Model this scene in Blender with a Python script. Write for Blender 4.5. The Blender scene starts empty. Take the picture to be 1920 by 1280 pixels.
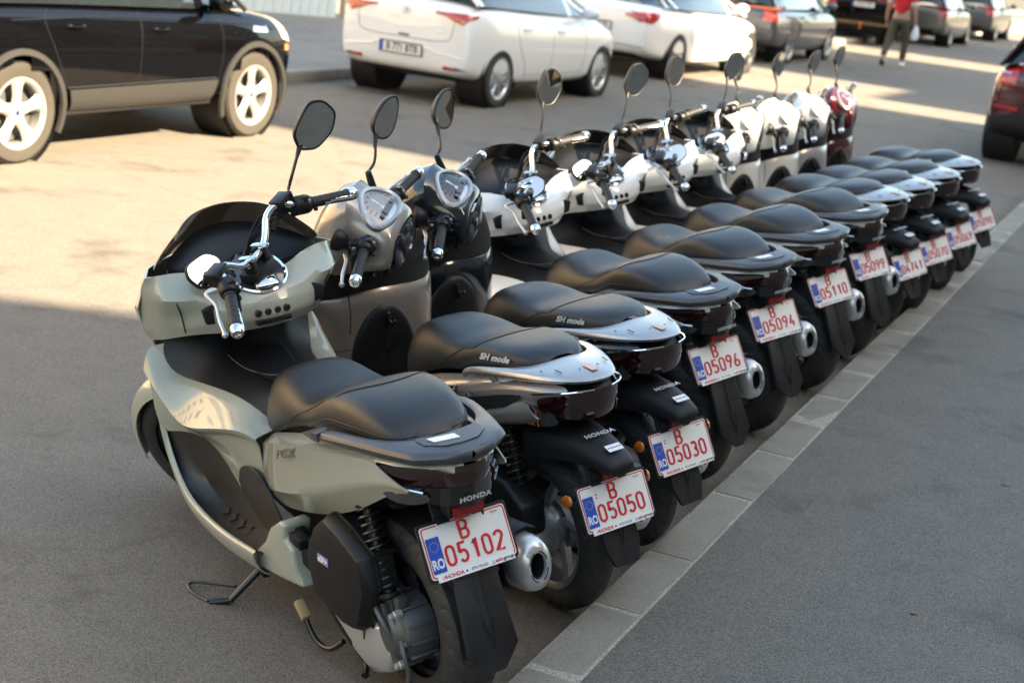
import bpy, bmesh, math, random
from mathutils import Vector, Matrix, Euler
from mathutils.bvhtree import BVHTree
random.seed(7)
C = bpy.context.scene.collection
SC = bpy.context.scene
R = math.radians
PI = math.pi
# ------------------------------------------------------------------ camera
cam_d = bpy.data.cameras.new('camera'); cam = bpy.data.objects.new('camera', cam_d); C.objects.link(cam)
SC.camera = cam
PITCH, ROLL, CAM_H, FPX = R(15.186), R(6.725), 2.027, 2931.3
F_ = Vector((0, math.cos(PITCH), -math.sin(PITCH))); rt = Vector((1, 0, 0)); up = rt.cross(F_)
R_ = math.cos(ROLL)*rt + math.sin(ROLL)*up; U_ = -math.sin(ROLL)*rt + math.cos(ROLL)*up
M = Matrix((R_, U_, -F_)).transposed().to_4x4(); M.translation = Vector((0, 0, CAM_H))
cam.matrix_world = M
cam_d.sensor_width = 36; cam_d.lens = FPX/1920*36
cam_d.clip_start = .1; cam_d.clip_end = 600
cam_d.dof.use_dof = True; cam_d.dof.focus_distance = 4.35; cam_d.dof.aperture_fstop = 3.8; cam_d.dof.aperture_blades = 7
# ------------------------------------------------------------------ light
SUN_EL = R(34); SUN_N = Vector((.903, -.43, 0)).normalized()
S = Vector((SUN_N.x*math.cos(SUN_EL), SUN_N.y*math.cos(SUN_EL), math.sin(SUN_EL)))
w = bpy.data.worlds.new('World'); SC.world = w; w.use_nodes = True
nt = w.node_tree; bg = nt.nodes['Background']
sky = nt.nodes.new('ShaderNodeTexSky'); sky.sky_type = 'NISHITA'; sky.sun_disc = False
sky.sun_elevation = SUN_EL; sky.sun_rotation = math.atan2(SUN_N.x, SUN_N.y); sky.dust_density = 2.5; sky.altitude = 80
hs = nt.nodes.new('ShaderNodeHueSaturation'); hs.inputs['Saturation'].default_value = 1.05
tn_ = nt.nodes.new('ShaderNodeMix'); tn_.data_type = 'RGBA'; tn_.blend_type = 'MULTIPLY'; tn_.inputs[0].default_value = 1; tn_.inputs[7].default_value = (1.06, 1.0, .83, 1)   # the camera's daylight-shade white balance
nt.links.new(sky.outputs[0], hs.inputs['Color']); nt.links.new(hs.outputs[0], tn_.inputs[6]); nt.links.new(tn_.outputs[2], bg.inputs[0]); bg.inputs[1].default_value = .118
sl = bpy.data.lights.new('sun', 'SUN'); sl.energy = 5.0; sl.angle = R(.5); sl.color = (1, .82, .57)
so = bpy.data.objects.new('sun', sl); C.objects.link(so); so.rotation_euler = S.to_track_quat('Z', 'Y').to_euler()
SC.view_settings.view_transform = 'Standard'; SC.view_settings.look = 'None'
SC.view_settings.gamma = 1; SC.view_settings.exposure = 2.66
SC.render.engine = 'CYCLES'

# ------------------------------------------------------------------ materials
def mat(name, col, rough=.5, metal=0, coat=0, spec=.5, bump=0, bscale=200, var=0, vscale=6, trans=0, emit=0, alpha=1, coatr=.03):
    m = bpy.data.materials.new(name); m.use_nodes = True; n = m.node_tree; b = n.nodes['Principled BSDF']
    c = (*col, 1); b.inputs['Base Color'].default_value = c
    b.inputs['Roughness'].default_value = rough; b.inputs['Metallic'].default_value = metal
    b.inputs['Coat Weight'].default_value = coat; b.inputs['Coat Roughness'].default_value = coatr
    b.inputs['Specular IOR Level'].default_value = spec
    b.inputs['Transmission Weight'].default_value = trans; b.inputs['Alpha'].default_value = alpha
    if emit: b.inputs['Emission Color'].default_value = c; b.inputs['Emission Strength'].default_value = emit
    if bump or var:
        tc = n.nodes.new('ShaderNodeTexCoord')
    if bump:
        no = n.nodes.new('ShaderNodeTexNoise'); no.inputs['Scale'].default_value = bscale; no.inputs['Detail'].default_value = 3
        bp = n.nodes.new('ShaderNodeBump'); bp.inputs['Strength'].default_value = bump; bp.inputs['Distance'].default_value = .002
        n.links.new(tc.outputs['Object'], no.inputs['Vector']); n.links.new(no.outputs[0], bp.inputs['Height']); n.links.new(bp.outputs[0], b.inputs['Normal'])
    if var:
        no = n.nodes.new('ShaderNodeTexNoise'); no.inputs['Scale'].default_value = vscale; no.inputs['Detail'].default_value = 6
        mx = n.nodes.new('ShaderNodeMix'); mx.data_type = 'RGBA'; mx.inputs[6].default_value = tuple(x*(1-var) for x in col)+(1,); mx.inputs[7].default_value = tuple(min(1, x*(1+var)) for x in col)+(1,)
        n.links.new(tc.outputs['Object'], no.inputs['Vector']); n.links.new(no.outputs[0], mx.inputs[0]); n.links.new(mx.outputs[2], b.inputs['Base Color'])
        mr = n.nodes.new('ShaderNodeMapRange'); mr.inputs[3].default_value = max(0, rough-.08); mr.inputs[4].default_value = min(1, rough+.12)
        n.links.new(no.outputs[0], mr.inputs[0]); n.links.new(mr.outputs[0], b.inputs['Roughness'])
    return m
def paint(name, col, metal=0, rough=.25, coat=1, spec=.35):
    m = mat(name, col, rough, metal, coat=coat, coatr=.02, spec=spec)
    return m
P_GREY = paint('pale_grey_green_paint', (.33, .335, .27), .0, .3)
P_WHITE = paint('pearl_white_paint', (.74, .735, .70), .0, .25)
P_BRONZE = paint('matt_bronze_silver_paint', (.30, .265, .24), .55, .32)
P_SILVER = paint('silver_paint', (.55, .56, .58), .5, .3)
P_BLACK = paint('black_paint', (.006, .008, .014), 0, .15)
P_RED = paint('deep_red_paint', (.065, .003, .010), .15, .25)
BLK = mat('black_plastic', (.008, .008, .0085), .40, spec=.35, bump=.25, bscale=500)
BLKM = mat('matt_black_plastic', (.011, .011, .012), .52, spec=.35, bump=.4, bscale=700)
GLOSSB = mat('gloss_black_plastic', (.008, .008, .009), .12, coat=.5)
VINYL = mat('black_vinyl', (.010, .010, .0105), .36, spec=.55, bump=.3, bscale=900)
FLOORM = mat('sheen_tinted_rubber', (.030, .027, .024), .36, spec=.5, bump=.3, bscale=400, var=.25, vscale=9)  # brown sheen and reflections of the foot well put into the base colour
VINYL2 = mat('black_vinyl_side', (.015, .0145, .0145), .42, bump=.3, bscale=900)
PIPE = mat('seat_piping', (.012, .012, .012), .5)
THREAD = mat('seat_stitching', (.09, .087, .085), .7)
RAIL = mat('satin_grey_metal', (.075, .078, .085), .34, .35, var=.1, vscale=30)
RAILS = mat('silver_satin_metal', (.46, .455, .45), .3, .75)
CHROME = mat('chrome', (.82, .82, .82), .07, 1)
ALU = mat('cast_aluminium', (.42, .42, .43), .38, .85, bump=.3, bscale=250, var=.12, vscale=20)
ALUD = mat('dark_cast_metal', (.12, .12, .12), .5, .6, bump=.5, bscale=200, var=.2, vscale=30)
SILV = mat('silver_lacquer', (.60, .60, .60), .3, .6, coat=.3)
BLKMET = mat('black_metal', (.012, .012, .012), .3, .2, coat=.2)
RUB = mat('tyre_rubber', (.026, .025, .023), .60, bump=.5, bscale=300, var=.25, vscale=15)
RUBG = mat('grip_rubber', (.014, .014, .014), .55, bump=.4, bscale=600)
DUSTY = mat('dusty_tyre_rubber', (.042, .036, .028), .85, bump=.5, bscale=150, var=.25, vscale=8)
LENSR = mat('dark_red_lens', (.014, .0008, .0015), .05, coat=1)
LENSR2 = mat('red_lens', (.45, .012, .012), .1, coat=1)
LENSC = mat('clear_lens', (.10, .10, .105), .06, .6, coat=1)
LENSO = mat('orange_lens', (.55, .14, .008), .12, coat=1)
REFR = mat('red_reflector', (.25, .006, .006), .2, coat=.6)
SMOKE = mat('smoked_screen', (.014, .012, .010), .06, coat=.3, alpha=.90)
MIRR = mat('mirror_glass', (.62, .60, .57), .02, 1)
STICK = mat('white_sticker', (.78, .78, .78), .4)
PLW = mat('plate_white', (.72, .72, .70), .38, coat=.2)
PLR = mat('plate_red', (.55, .012, .02), .4)
PLB = mat('plate_blue', (.01, .07, .42), .35)
YEL = mat('star_yellow', (.8, .58, .02), .4)
INKB = mat('black_ink', (.01, .01, .012), .5)
INKG = mat('grey_ink', (.13, .13, .14), .5)
BADGE = mat('chrome_badge', (.55, .5, .42), .15, 1)
BADGEW = mat('pale_lettering', (.6, .6, .6), .3, .3)
PURP = mat('violet_badge', (.25, .22, .5), .3)
GAUGE = mat('gauge_face', (.05, .055, .06), .08, coat=1)
GAUGEW = mat('gauge_glass', (.55, .56, .57), .1, .4, coat=1)
OCHRE = mat('ochre_rubber', (.32, .22, .10), .6)

# ------------------------------------------------------------------ mesh helpers
def lerp(a, b, t): return a+(b-a)*t
class MB:
    def __init__(s): s.v = []; s.f = []
    def grid(s, rows, cu=False, cv=False):
        o = len(s.v); n = len(rows); m = len(rows[0])
        for r in rows:
            for p in r: s.v.append(Vector(p))
        for i in range(n if cu else n-1):
            for j in range(m if cv else m-1):
                a = o+i*m+j; b = o+i*m+(j+1) % m; c = o+((i+1) % n)*m+(j+1) % m; d = o+((i+1) % n)*m+j
                s.f.append((a, b, c, d))
        return s
    def ngon(s, pts):
        o = len(s.v); s.v += [Vector(p) for p in pts]; s.f.append(tuple(range(o, o+len(pts)))); return s
    def prism(s, poly, fn, h0, h1):
        o = len(s.v); n = len(poly)
        for h in (h0, h1):
            for p in poly: s.v.append(Vector(fn(p[0], p[1], h)))
        for i in range(n): j = (i+1) % n; s.f.append((o+i, o+j, o+n+j, o+n+i))
        s.f.append(tuple(range(o, o+n))[::-1]); s.f.append(tuple(range(o+n, o+2*n))); return s
    def box(s, c, d, m=None):
        c = Vector(c); o = len(s.v)
        for x in (-.5, .5):
            for y in (-.5, .5):
                for z in (-.5, .5):
                    q = Vector((x*d[0], y*d[1], z*d[2])); q = m @ q if m else q; s.v.append(c+q)
        for f in ((0, 1, 3, 2), (4, 6, 7, 5), (0, 4, 5, 1), (2, 3, 7, 6), (0, 2, 6, 4), (1, 5, 7, 3)): s.f.append(tuple(o+i for i in f))
        return s
    def tube(s, path, r, n=10, cap=True, closed=False):
        P = [Vector(p) for p in path]; k = len(P); rs = r if isinstance(r, (list, tuple)) else [r]*k
        rows = []; prev = None
        for i, p in enumerate(P):
            if closed: t = (P[(i+1) % k]-P[i-1])
            else: t = P[min(i+1, k-1)]-P[max(i-1, 0)]
            t.normalize()
            if prev is None:
                a = t.orthogonal().normalized()
            else:
                a = prev-t*prev.dot(t); a.normalize()
            prev = a; b = t.cross(a)
            rows.append([p+(a*math.cos(2*PI*j/n)+b*math.sin(2*PI*j/n))*rs[i] for j in range(n)])
        o = len(s.v); s.grid(rows, cu=closed, cv=True)
        if cap and not closed:
            s.f.append(tuple(o+j for j in range(n))[::-1]); s.f.append(tuple(o+(k-1)*n+j for j in range(n)))
        return s
    def lathe(s, prof, c, ax, n=28, cap=True, a0=0, a1=2*PI):
        ax = Vector(ax).normalized(); a = ax.orthogonal().normalized(); b = ax.cross(a); c = Vector(c); full = abs(a1-a0-2*PI) < 1e-6
        rows = []
        for r, h in prof:
            rows.append([c+ax*h+(a*math.cos(a0+(a1-a0)*j/(n if full else n-1))+b*math.sin(a0+(a1-a0)*j/(n if full else n-1)))*r for j in range(n)])
        o = len(s.v); s.grid(rows, cv=full)
        if cap and full:
            s.f.append(tuple(o+j for j in range(n))[::-1]); k = len(prof)-1; s.f.append(tuple(o+k*n+j for j in range(n)))
        return s
    def ell(s, c, r, m=None, n=14):
        rows = []; c = Vector(c)
        for i in range(n//2+1):
            t = PI*i/(n//2); st = max(math.sin(t), .01)
            rows.append([c+(m @ Vector((r[0]*st*math.cos(2*PI*j/n), r[1]*st*math.sin(2*PI*j/n), r[2]*math.cos(t))) if m else Vector((r[0]*st*math.cos(2*PI*j/n), r[1]*st*math.sin(2*PI*j/n), r[2]*math.cos(t)))) for j in range(n)])
        return s.grid(rows, cv=True)
    def mir(s):
        o = len(s.v); s.v += [Vector((p.x, -p.y, p.z)) for p in s.v[:o]]; s.f += [tuple(o+i for i in f)[::-1] for f in list(s.f)]; return s
    def xf(s, fn): s.v = [Vector(fn(p)) for p in s.v]; return s
    def add(s, o):
        k = len(s.v); s.v += o.v; s.f += [tuple(k+i for i in f) for f in o.f]; return s
def bake(o):
    dg = bpy.context.evaluated_depsgraph_get(); me = bpy.data.meshes.new_from_object(o.evaluated_get(dg)); old = o.data
    o.modifiers.clear(); o.data = me; me.name = o.name
    return o
def obj(name, mb, m, parent=None, sub=0, bev=0, solid=0, seg=2, ang=38, weld=1e-5, stuff=False, cr=None, cw=.75):
    me = bpy.data.meshes.new(name); me.from_pydata([tuple(p) for p in mb.v], [], mb.f)
    bm = bmesh.new(); bm.from_mesh(me); bmesh.ops.remove_doubles(bm, verts=bm.verts, dist=weld); bmesh.ops.recalc_face_normals(bm, faces=bm.faces)
    if cr:
        lay = bm.edges.layers.float.new('crease_edge'); kd = {}
        for v in bm.verts: kd[(round(v.co.x, 3), round(v.co.y, 3), round(v.co.z, 3))] = v
        for pl in cr:
            for p, q in zip(pl, pl[1:]):
                for sg in (1, -1):
                    a = kd.get((round(p[0], 3), round(sg*p[1], 3)+0, round(p[2], 3))); b = kd.get((round(q[0], 3), round(sg*q[1], 3)+0, round(q[2], 3)))
                    e = bm.edges.get((a, b)) if a and b and a != b else None
                    if e: e[lay] = cw
    bm.to_mesh(me); bm.free()
    me.materials.append(m); o = bpy.data.objects.new(name, me); C.objects.link(o)
    if parent: o.parent = parent
    if sub and solid: d = o.modifiers.new('u', 'SUBSURF'); d.levels = sub; d.render_levels = sub
    if solid: d = o.modifiers.new('s', 'SOLIDIFY'); d.thickness = abs(solid); d.offset = -1 if solid > 0 else 1
    if bev: d = o.modifiers.new('b', 'BEVEL'); d.width = bev; d.segments = seg; d.limit_method = 'ANGLE'; d.angle_limit = R(30); d.use_clamp_overlap = True
    if sub and not solid: d = o.modifiers.new('u', 'SUBSURF'); d.levels = sub; d.render_levels = sub
    if sub or bev or solid: bake(o)
    me = o.data; me.polygons.foreach_set('use_smooth', [True]*len(me.polygons))
    if hasattr(me, 'set_sharp_from_angle'): me.set_sharp_from_angle(angle=R(ang if not sub else (38 if cr else 60)))
    if stuff: o['kind'] = 'stuff'
    return o
def empty(name, mw=None, label=None, cat=None, group=None):
    o = bpy.data.objects.new(name, None); o.empty_display_size = .1; C.objects.link(o)
    if mw is not None: o.matrix_world = mw
    tag(o, label, cat, group); return o
def tag(o, label=None, cat=None, group=None, kind=None):
    if label: o['label'] = label
    if cat: o['category'] = cat
    if group: o['group'] = group
    if kind: o['kind'] = kind
    return o
def struct(name, mb, m, **k):
    o = obj(name, mb, m, **k); o['kind'] = 'structure'; return o
def copy_tree(o, parent=None):
    c = o.copy(); C.objects.link(c); c.parent = parent
    for ch in kids.get(o.name, []): pass
    return c
_txt = {}
def text(s, size, bold=0, xs=1.0, shear=0, sp=1.0, extr=0):
    key = (s, size, bold, xs, shear, sp, extr)
    if key in _txt: return _txt[key]
    cu = bpy.data.curves.new('t', 'FONT'); cu.body = s; cu.size = size; cu.align_x = 'CENTER'; cu.align_y = 'CENTER'
    cu.offset = bold; cu.shear = shear; cu.space_character = sp; cu.resolution_u = 3; cu.extrude = extr
    o = bpy.data.objects.new('t', cu); C.objects.link(o)
    bpy.context.view_layer.update()
    me = bpy.data.meshes.new_from_object(o.evaluated_get(bpy.context.evaluated_depsgraph_get()))
    b = MB(); b.v = [Vector((v.co.x*xs, v.co.y, v.co.z)) for v in me.vertices]; b.f = [tuple(p.vertices) for p in me.polygons]
    bpy.data.objects.remove(o); bpy.data.curves.remove(cu); bpy.data.meshes.remove(me)
    _txt[key] = b; return b
def onplane(b, c, ex, ey, off=0):
    c = Vector(c); ex = Vector(ex).normalized(); ey = Vector(ey); ey = (ey-ex*ey.dot(ex)).normalized(); n = ex.cross(ey)
    q = MB(); q.f = list(b.f); q.v = [c+ex*p.x+ey*p.y+n*(p.z+off) for p in b.v]; return q
def smooth_path(P, k=4):
    P = [Vector(p) for p in P]; out = []
    for i in range(len(P)-1):
        p0 = P[max(i-1, 0)]; p1 = P[i]; p2 = P[i+1]; p3 = P[min(i+2, len(P)-1)]
        for j in range(k):
            t = j/k; out.append(.5*((2*p1)+(p2-p0)*t+(2*p0-5*p1+4*p2-p3)*t*t+(3*p1-p0-3*p2+p3)*t**3))
    out.append(P[-1]); return out
def frame3(d, upv=(0, 0, 1)):
    z = Vector(d).normalized(); x = Vector(upv).cross(z)
    if x.length < 1e-4: x = Vector((1, 0, 0))
    x.normalize(); return Matrix((x, z.cross(x), z)).transposed()
# ------------------------------------------------------------------ shared scooter parts
RAKE = R(27); HP = Vector((.90, 0, .95)); HA = Vector((-math.sin(RAKE), 0, math.cos(RAKE)))
def steer_fn(deg):
    q = Matrix.Rotation(R(deg), 3, HA)
    return lambda p: HP+q @ (Vector(p)-HP)
def wheel_tyre(c, Rt, wt, n=324, tread=True, flip=1):
    """rounded motorcycle tyre with chevron grooves cut into the tread"""
    mb = MB(); rows = []; K = 34
    for i in range(n):
        th = 2*PI*i/n; row = []
        for j in range(K+1):
            u = -1+2*j/K                       # -1..1 across
            ph = u*R(118)
            hw = wt/2; rr = Rt-hw*.92+hw*.92*math.cos(ph) if abs(ph) < PI/2 else Rt-hw*.92+hw*1.0*math.cos(ph)
            y = hw*math.sin(ph)
            if tread and abs(u) < .80 and abs(u) > .03:
                g = (th*27/(2*PI)+abs(u)*2.4+(.5 if u > 0 else 0)) % 1
                g2 = (th*27/(2*PI)-abs(u)*1.6+.35) % 1
                if g < .17 and abs(u) > .16: rr -= .006*(1 if abs(u) < .6 else (.8-abs(u))/.2); y *= 1-.02*(abs(u) > .5)
                elif g2 < .12 and .10 < abs(u) < .34: rr -= .005
            row.append((c[0]+rr*math.cos(th), c[1]+y, c[2]+rr*math.sin(th)))
        rows.append(row)
    mb.grid(rows, cu=True); return mb
def rim_mb(c, r, w, spokes=5, twist=.35, sw=.030, hub=.05, double=False):
    mb = MB()
    mb.lathe([(r-.022, -w*.42), (r-.006, -w*.5), (r+.004, -w*.5), (r+.002, -w*.44), (r-.012, -w*.36), (r-.02, 0), (r-.012, w*.36), (r+.002, w*.44), (r+.004, w*.5), (r-.006, w*.5), (r-.022, w*.42), (r-.03, 0), (r-.022, -w*.42)], c, (0, 1, 0), n=56, cap=False)
    mb.lathe([(.012, -w*.45), (hub, -w*.45), (hub*1.15, -w*.2), (hub*1.15, w*.2), (hub, w*.45), (.012, w*.45)], c, (0, 1, 0), n=24)
    for k in range(spokes):
        for dd in ((-.11, .11) if double else (0,)):
            a0 = 2*PI*k/spokes+dd; a1 = a0+twist
            rows = []
            for t in (0, .33, .66, 1):
                a = lerp(a0, a1, t); rr = lerp(hub*.9, r-.016, t); ww = lerp(sw, sw*(.75 if t < .9 else 1.2), t)
                d = Vector((math.cos(a), 0, math.sin(a))); q = Vector((-math.sin(a), 0, math.cos(a))); p = Vector(c)+d*rr
                h = w*lerp(.30, .2, t)
                rows.append([p+q*ww/2+Vector((0, h*.5, 0)), p+Vector((0, h*.8, 0)), p-q*ww/2+Vector((0, h*.5, 0)), p-q*ww/2-Vector((0, h*.5, 0)), p-Vector((0, h*.8, 0)), p+q*ww/2-Vector((0, h*.5, 0))])
            mb.grid(rows, cv=True)
    return mb
def shock(parent, p0, p1, turns=11, r=.027, wire=.0045):
    p0 = Vector(p0); p1 = Vector(p1); ax = (p1-p0); Ln = ax.length; ax.normalize(); a = ax.orthogonal().normalized(); b = ax.cross(a)
    t = MB().tube([p0, p0+ax*Ln*.25, p0+ax*Ln*.25, p1], [.014, .014, .017, .017], 12)
    t.lathe([(.018, 0), (.032, .002), (.032, .01), (.02, .014)], p0+ax*Ln*.03, ax, 20)
    t.lathe([(.018, 0), (.033, .002), (.033, .012), (.02, .02)], p0+ax*Ln*.78, ax, 20)
    o = obj('shock_absorber', t, BLKMET, parent)
    P = []; n = turns*14
    for i in range(n+1):
        u = i/n; P.append(p0+ax*Ln*(.06+.72*u)+(a*math.cos(2*PI*turns*u)+b*math.sin(2*PI*turns*u))*r)
    obj('coil_spring', MB().tube(P, wire, 7), BLKMET, o)
    obj('mount_eye', MB().lathe([(.008, -.016), (.02, -.016), (.02, .016), (.008, .016)], p1+ax*.01, (0, 1, 0), 16), ALU, o)
def plate(parent, c, tilt, num, marks=0):
    ey = Vector((math.sin(R(tilt)), 0, math.cos(R(tilt)))); ex = Vector((0, -1, 0)); c = Vector(c)
    def rr(wd, ht, r, n=4):
        P = []
        for cx, cy, a0 in ((wd/2-r, ht/2-r, 0), (-wd/2+r, ht/2-r, 90), (-wd/2+r, -ht/2+r, 180), (wd/2-r, -ht/2+r, 270)):
            for k in range(n+1): a = R(a0+90*k/n); P.append((cx+r*math.cos(a), cy+r*math.sin(a)))
        return P
    n = ex.cross(ey)
    fn = lambda x, y, h: c+ex*x+ey*y+n*h
    pl = obj('number_plate', MB().prism(rr(.254, .146, .010), fn, -.006, .0), BLK, parent, bev=.001, seg=1)
    obj('plate_face', MB().prism(rr(.240, .130, .008), fn, .0, .0022), PLW, pl)
    # red rim, interrupted by the holder's clips
    rim = rr(.235, .125, .008); rim2 = rr(.228, .118, .006); g = MB(); m = len(rim)
    for i in range(m):
        j = (i+1) % m; q = [(rim[i]), (rim[j]), (rim2[j]), (rim2[i])]
        P0 = Vector((*rim[i], 0)); P1 = Vector((*rim[j], 0)); Ln = (P1-P0).length; k = max(1, int(Ln/.012))
        for t in range(k):
            a = t/k; b = (t+1)/k
            A = [lerp(rim[i][d], rim[j][d], a) for d in (0, 1)]; B = [lerp(rim[i][d], rim[j][d], b) for d in (0, 1)]
            A2 = [lerp(rim2[i][d], rim2[j][d], a) for d in (0, 1)]; B2 = [lerp(rim2[i][d], rim2[j][d], b) for d in (0, 1)]
            mx = (A[0]+B[0])/2
            if A[1] > .05 and (-.068 < mx < -.035 or .028 < mx < .055): continue
            g.ngon([fn(A[0], A[1], .0027), fn(B[0], B[1], .0027), fn(B2[0], B2[1], .0027), fn(A2[0], A2[1], .0027)])
    obj('plate_border', g, PLR, pl)
    obj('holder_clip', MB().box(c+ex*-.052+ey*.064+n*.003, (.006, .034, .007), Matrix((n, ex, ey)).transposed()).box(c+ex*.042+ey*.064+n*.003, (.006, .028, .007), Matrix((n, ex, ey)).transposed()), BLK, pl)
    P = rr(.037, .088, .002, 1)
    obj('euro_band', MB().prism([(x-.0935, y-.0085) for x, y in P], fn, .0026, .0031), PLB, pl)
    st = MB()
    for k in range(12):
        a = 2*PI*k/12; cx, cy = -.0935+.0115*math.cos(a), .0125+.0115*math.sin(a)
        st.ngon([fn(cx+.0016*math.cos(PI*j/5+PI/2)*(1 if j % 2 == 0 else .5), cy+.0016*math.sin(PI*j/5+PI/2)*(1 if j % 2 == 0 else .5), .0035) for j in range(10)])
    obj('star_ring', st, YEL, pl)
    obj('country_code', onplane(text('RO', .033, .0012, .72), c+ex*-.0935+ey*-.031+n*.0036, ex, ey), PLW, pl)
    def stroke(ch, cx, cy, h, wd, s):
        W2 = wd/2; H2 = h/2; r = W2
        def arc(x, y, rx, ry, a0, a1, n=8): return [(x+rx*math.cos(R(lerp(a0, a1, k/n))), y+ry*math.sin(R(lerp(a0, a1, k/n)))) for k in range(n+1)]
        D = {'0': [arc(0, H2-r, r, r, 0, 180)+arc(0, -H2+r, r, r, 180, 360)+[(W2, H2-r)]],
             '1': [[(-W2*.55, H2*.6), (W2*.35, H2), (W2*.35, -H2)]],
             '2': [arc(0, H2-r, r, r, 170, -30)+[(-W2, -H2), (W2, -H2)]],
             '3': [arc(0, H2*.5, W2*.9, H2*.5, 150, -80)+arc(0, -H2*.47, W2, H2*.53, 80, -150)],
             '4': [[(W2*.2, H2), (-W2, -H2*.45), (W2, -H2*.45)], [(W2*.45, 0), (W2*.45, -H2)]],
             '5': [[(W2*.85, H2), (-W2*.75, H2), (-W2*.85, H2*.08)]+arc(0, -H2*.40, W2, H2*.60, 130, -150, 10)],
             '6': [[(W2*.35, H2), (-W2*.8, -H2*.1)]+arc(0, -H2+r, r, r*1.05, 165, 525, 14)],
             '7': [[(-W2, H2), (W2, H2), (-W2*.3, -H2)]],
             '9': [[(-W2*.35, -H2), (W2*.8, H2*.1)]+arc(0, H2-r, r, r*1.05, -15, 345, 14)],
             'B': [[(-W2, -H2), (-W2, H2), (W2*.2, H2)]+arc(W2*.2, H2*.52, W2*.7, H2*.48, 90, -90, 7)+[(-W2, H2*.04)], [(W2*.1, H2*.04), (W2*.25, H2*.04)]+arc(W2*.25, -H2*.48, W2*.75, H2*.52, 90, -90, 7)+[(-W2, -H2)]]}
        g = MB()
        for path in D[ch]:
            P = [Vector((x+cx, y+cy)) for x, y in path]; n_ = len(P); Lf = []; Rt = []
            for i in range(n_):
                t = (P[min(i+1, n_-1)]-P[max(i-1, 0)])
                if t.length < 1e-6: t = Vector((1, 0))
                t.normalize(); q = Vector((-t.y, t.x)); k = 1
                if 0 < i < n_-1:
                    a = (P[i]-P[i-1]); b = (P[i+1]-P[i])
                    if a.length > 1e-6 and b.length > 1e-6: k = 1/max(.55, math.cos(a.angle(b)/2))
                Lf.append(P[i]+q*s/2*k); Rt.append(P[i]-q*s/2*k)
            z1 = .0046
            for i in range(n_-1):
                g.ngon([fn(*Lf[i], z1), fn(*Lf[i+1], z1), fn(*Rt[i+1], z1), fn(*Rt[i], z1)])
                g.ngon([fn(*Lf[i], .0022), fn(*Lf[i+1], .0022), fn(*Lf[i+1], z1), fn(*Lf[i], z1)])
                g.ngon([fn(*Rt[i], .0022), fn(*Rt[i+1], .0022), fn(*Rt[i+1], z1), fn(*Rt[i], z1)])
        return g
    obj('area_letter', stroke('B', -.004, .034, .042, .022, .0062), PLR, pl, weld=0)
    g = MB()
    for i, ch in enumerate(num): g.add(stroke(ch, -.056+i*.0345, -.019, .046, .021, .0062))
    obj('registration_number', g, PLR, pl, weld=0)
    obj('stamp_mark', onplane(text('PO W', .007, .0002), c+ex*.088+ey*.051+n*.0028, ex, ey), INKB, pl)
    if marks: obj('red_seal', MB().box(c+ex*-.062+ey*.036+n*.003, (.002, .006, .004), Matrix((n, ex, ey)).transposed()).box(c+ex*-.062+ey*.027+n*.003, (.002, .005, .004), Matrix((n, ex, ey)).transposed()), PLR, pl)
    sc = c+ey*-.0655+n*.004+ex*.002
    obj('dealer_strip', MB().prism([(-.108, -.0085), (.108, -.0085), (.108, .0085), (-.108, .0085)], lambda x, y, h: sc+ex*x+ey*y+n*h, 0, .0022), STICK, pl)
    t = onplane(text('HONDA', .0135, .0005, 1.0, 0, 1.02), sc+ex*-.062+n*.0026, ex, ey)
    t.ngon([sc+ex*-.099+ey*-.005+n*.0026, sc+ex*-.086+ey*.000+n*.0026, sc+ex*-.088+ey*.003+n*.0026]).ngon([sc+ex*-.101+ey*-.001+n*.0026, sc+ex*-.087+ey*.004+n*.0026, sc+ex*-.088+ey*.006+n*.0026])
    t.add(onplane(text('asko', .0125, .0004), sc+ex*.064+n*.0026, ex, ey)); obj('red_lettering', t, PLR, pl)
    t = onplane(text('0752.762.662', .0098, .0001, .88), sc+ex*.008+n*.0026, ex, ey)
    t.add(onplane(text('group', .0125, .0004), sc+ex*.091+n*.0026, ex, ey))
    t.lathe([(.0001, 0), (.003, 0)], sc+ex*-.0285+n*.0026, n, 12, cap=False)
    t.tube([sc+ex*.042+ey*-.004+n*.0026, sc+ex*.046+ey*.004+n*.0026, sc+ex*.050+ey*-.004+n*.0026], .0008, 4, closed=True)
    obj('phone_lettering', t, INKB, pl)
    return pl
def flap(parent, w0, w1, top, low, zt=.50, tip=.02):
    """tapered mudflap hanging behind the tyre, with a centre crease"""
    (a0, z0), (a1, z1) = top, low; rows = []
    for t, wd, rg in ((0, w0, .012), (.5, (w0+w1)/2, .012), (.80, w1, .008), (1, tip, .0)):
        a = lerp(a0, a1, t); z = lerp(z0, z1, t)
        rows.append([(a+.012, wd, z), (a, wd*.93, z), (a, wd*.12, z), (a-rg*.8, 0, z), (a, -wd*.12, z), (a, -wd*.93, z), (a+.012, -wd, z)])
    o = obj('mudflap', MB().grid(rows), BLKM, parent, solid=.005, bev=.001, seg=1)
    m_ = lambda t, y: (lerp(a0, a1, t)-.007, y, lerp(z0, z1, t))
    obj('mudflap_rib', MB().tube([m_(.50, .016), m_(.62, .008), m_(.78, .002)], .0018, 5).tube([m_(.50, -.016), m_(.62, -.010), m_(.78, .0)], .0018, 5), BLK, o)
    return o
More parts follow.
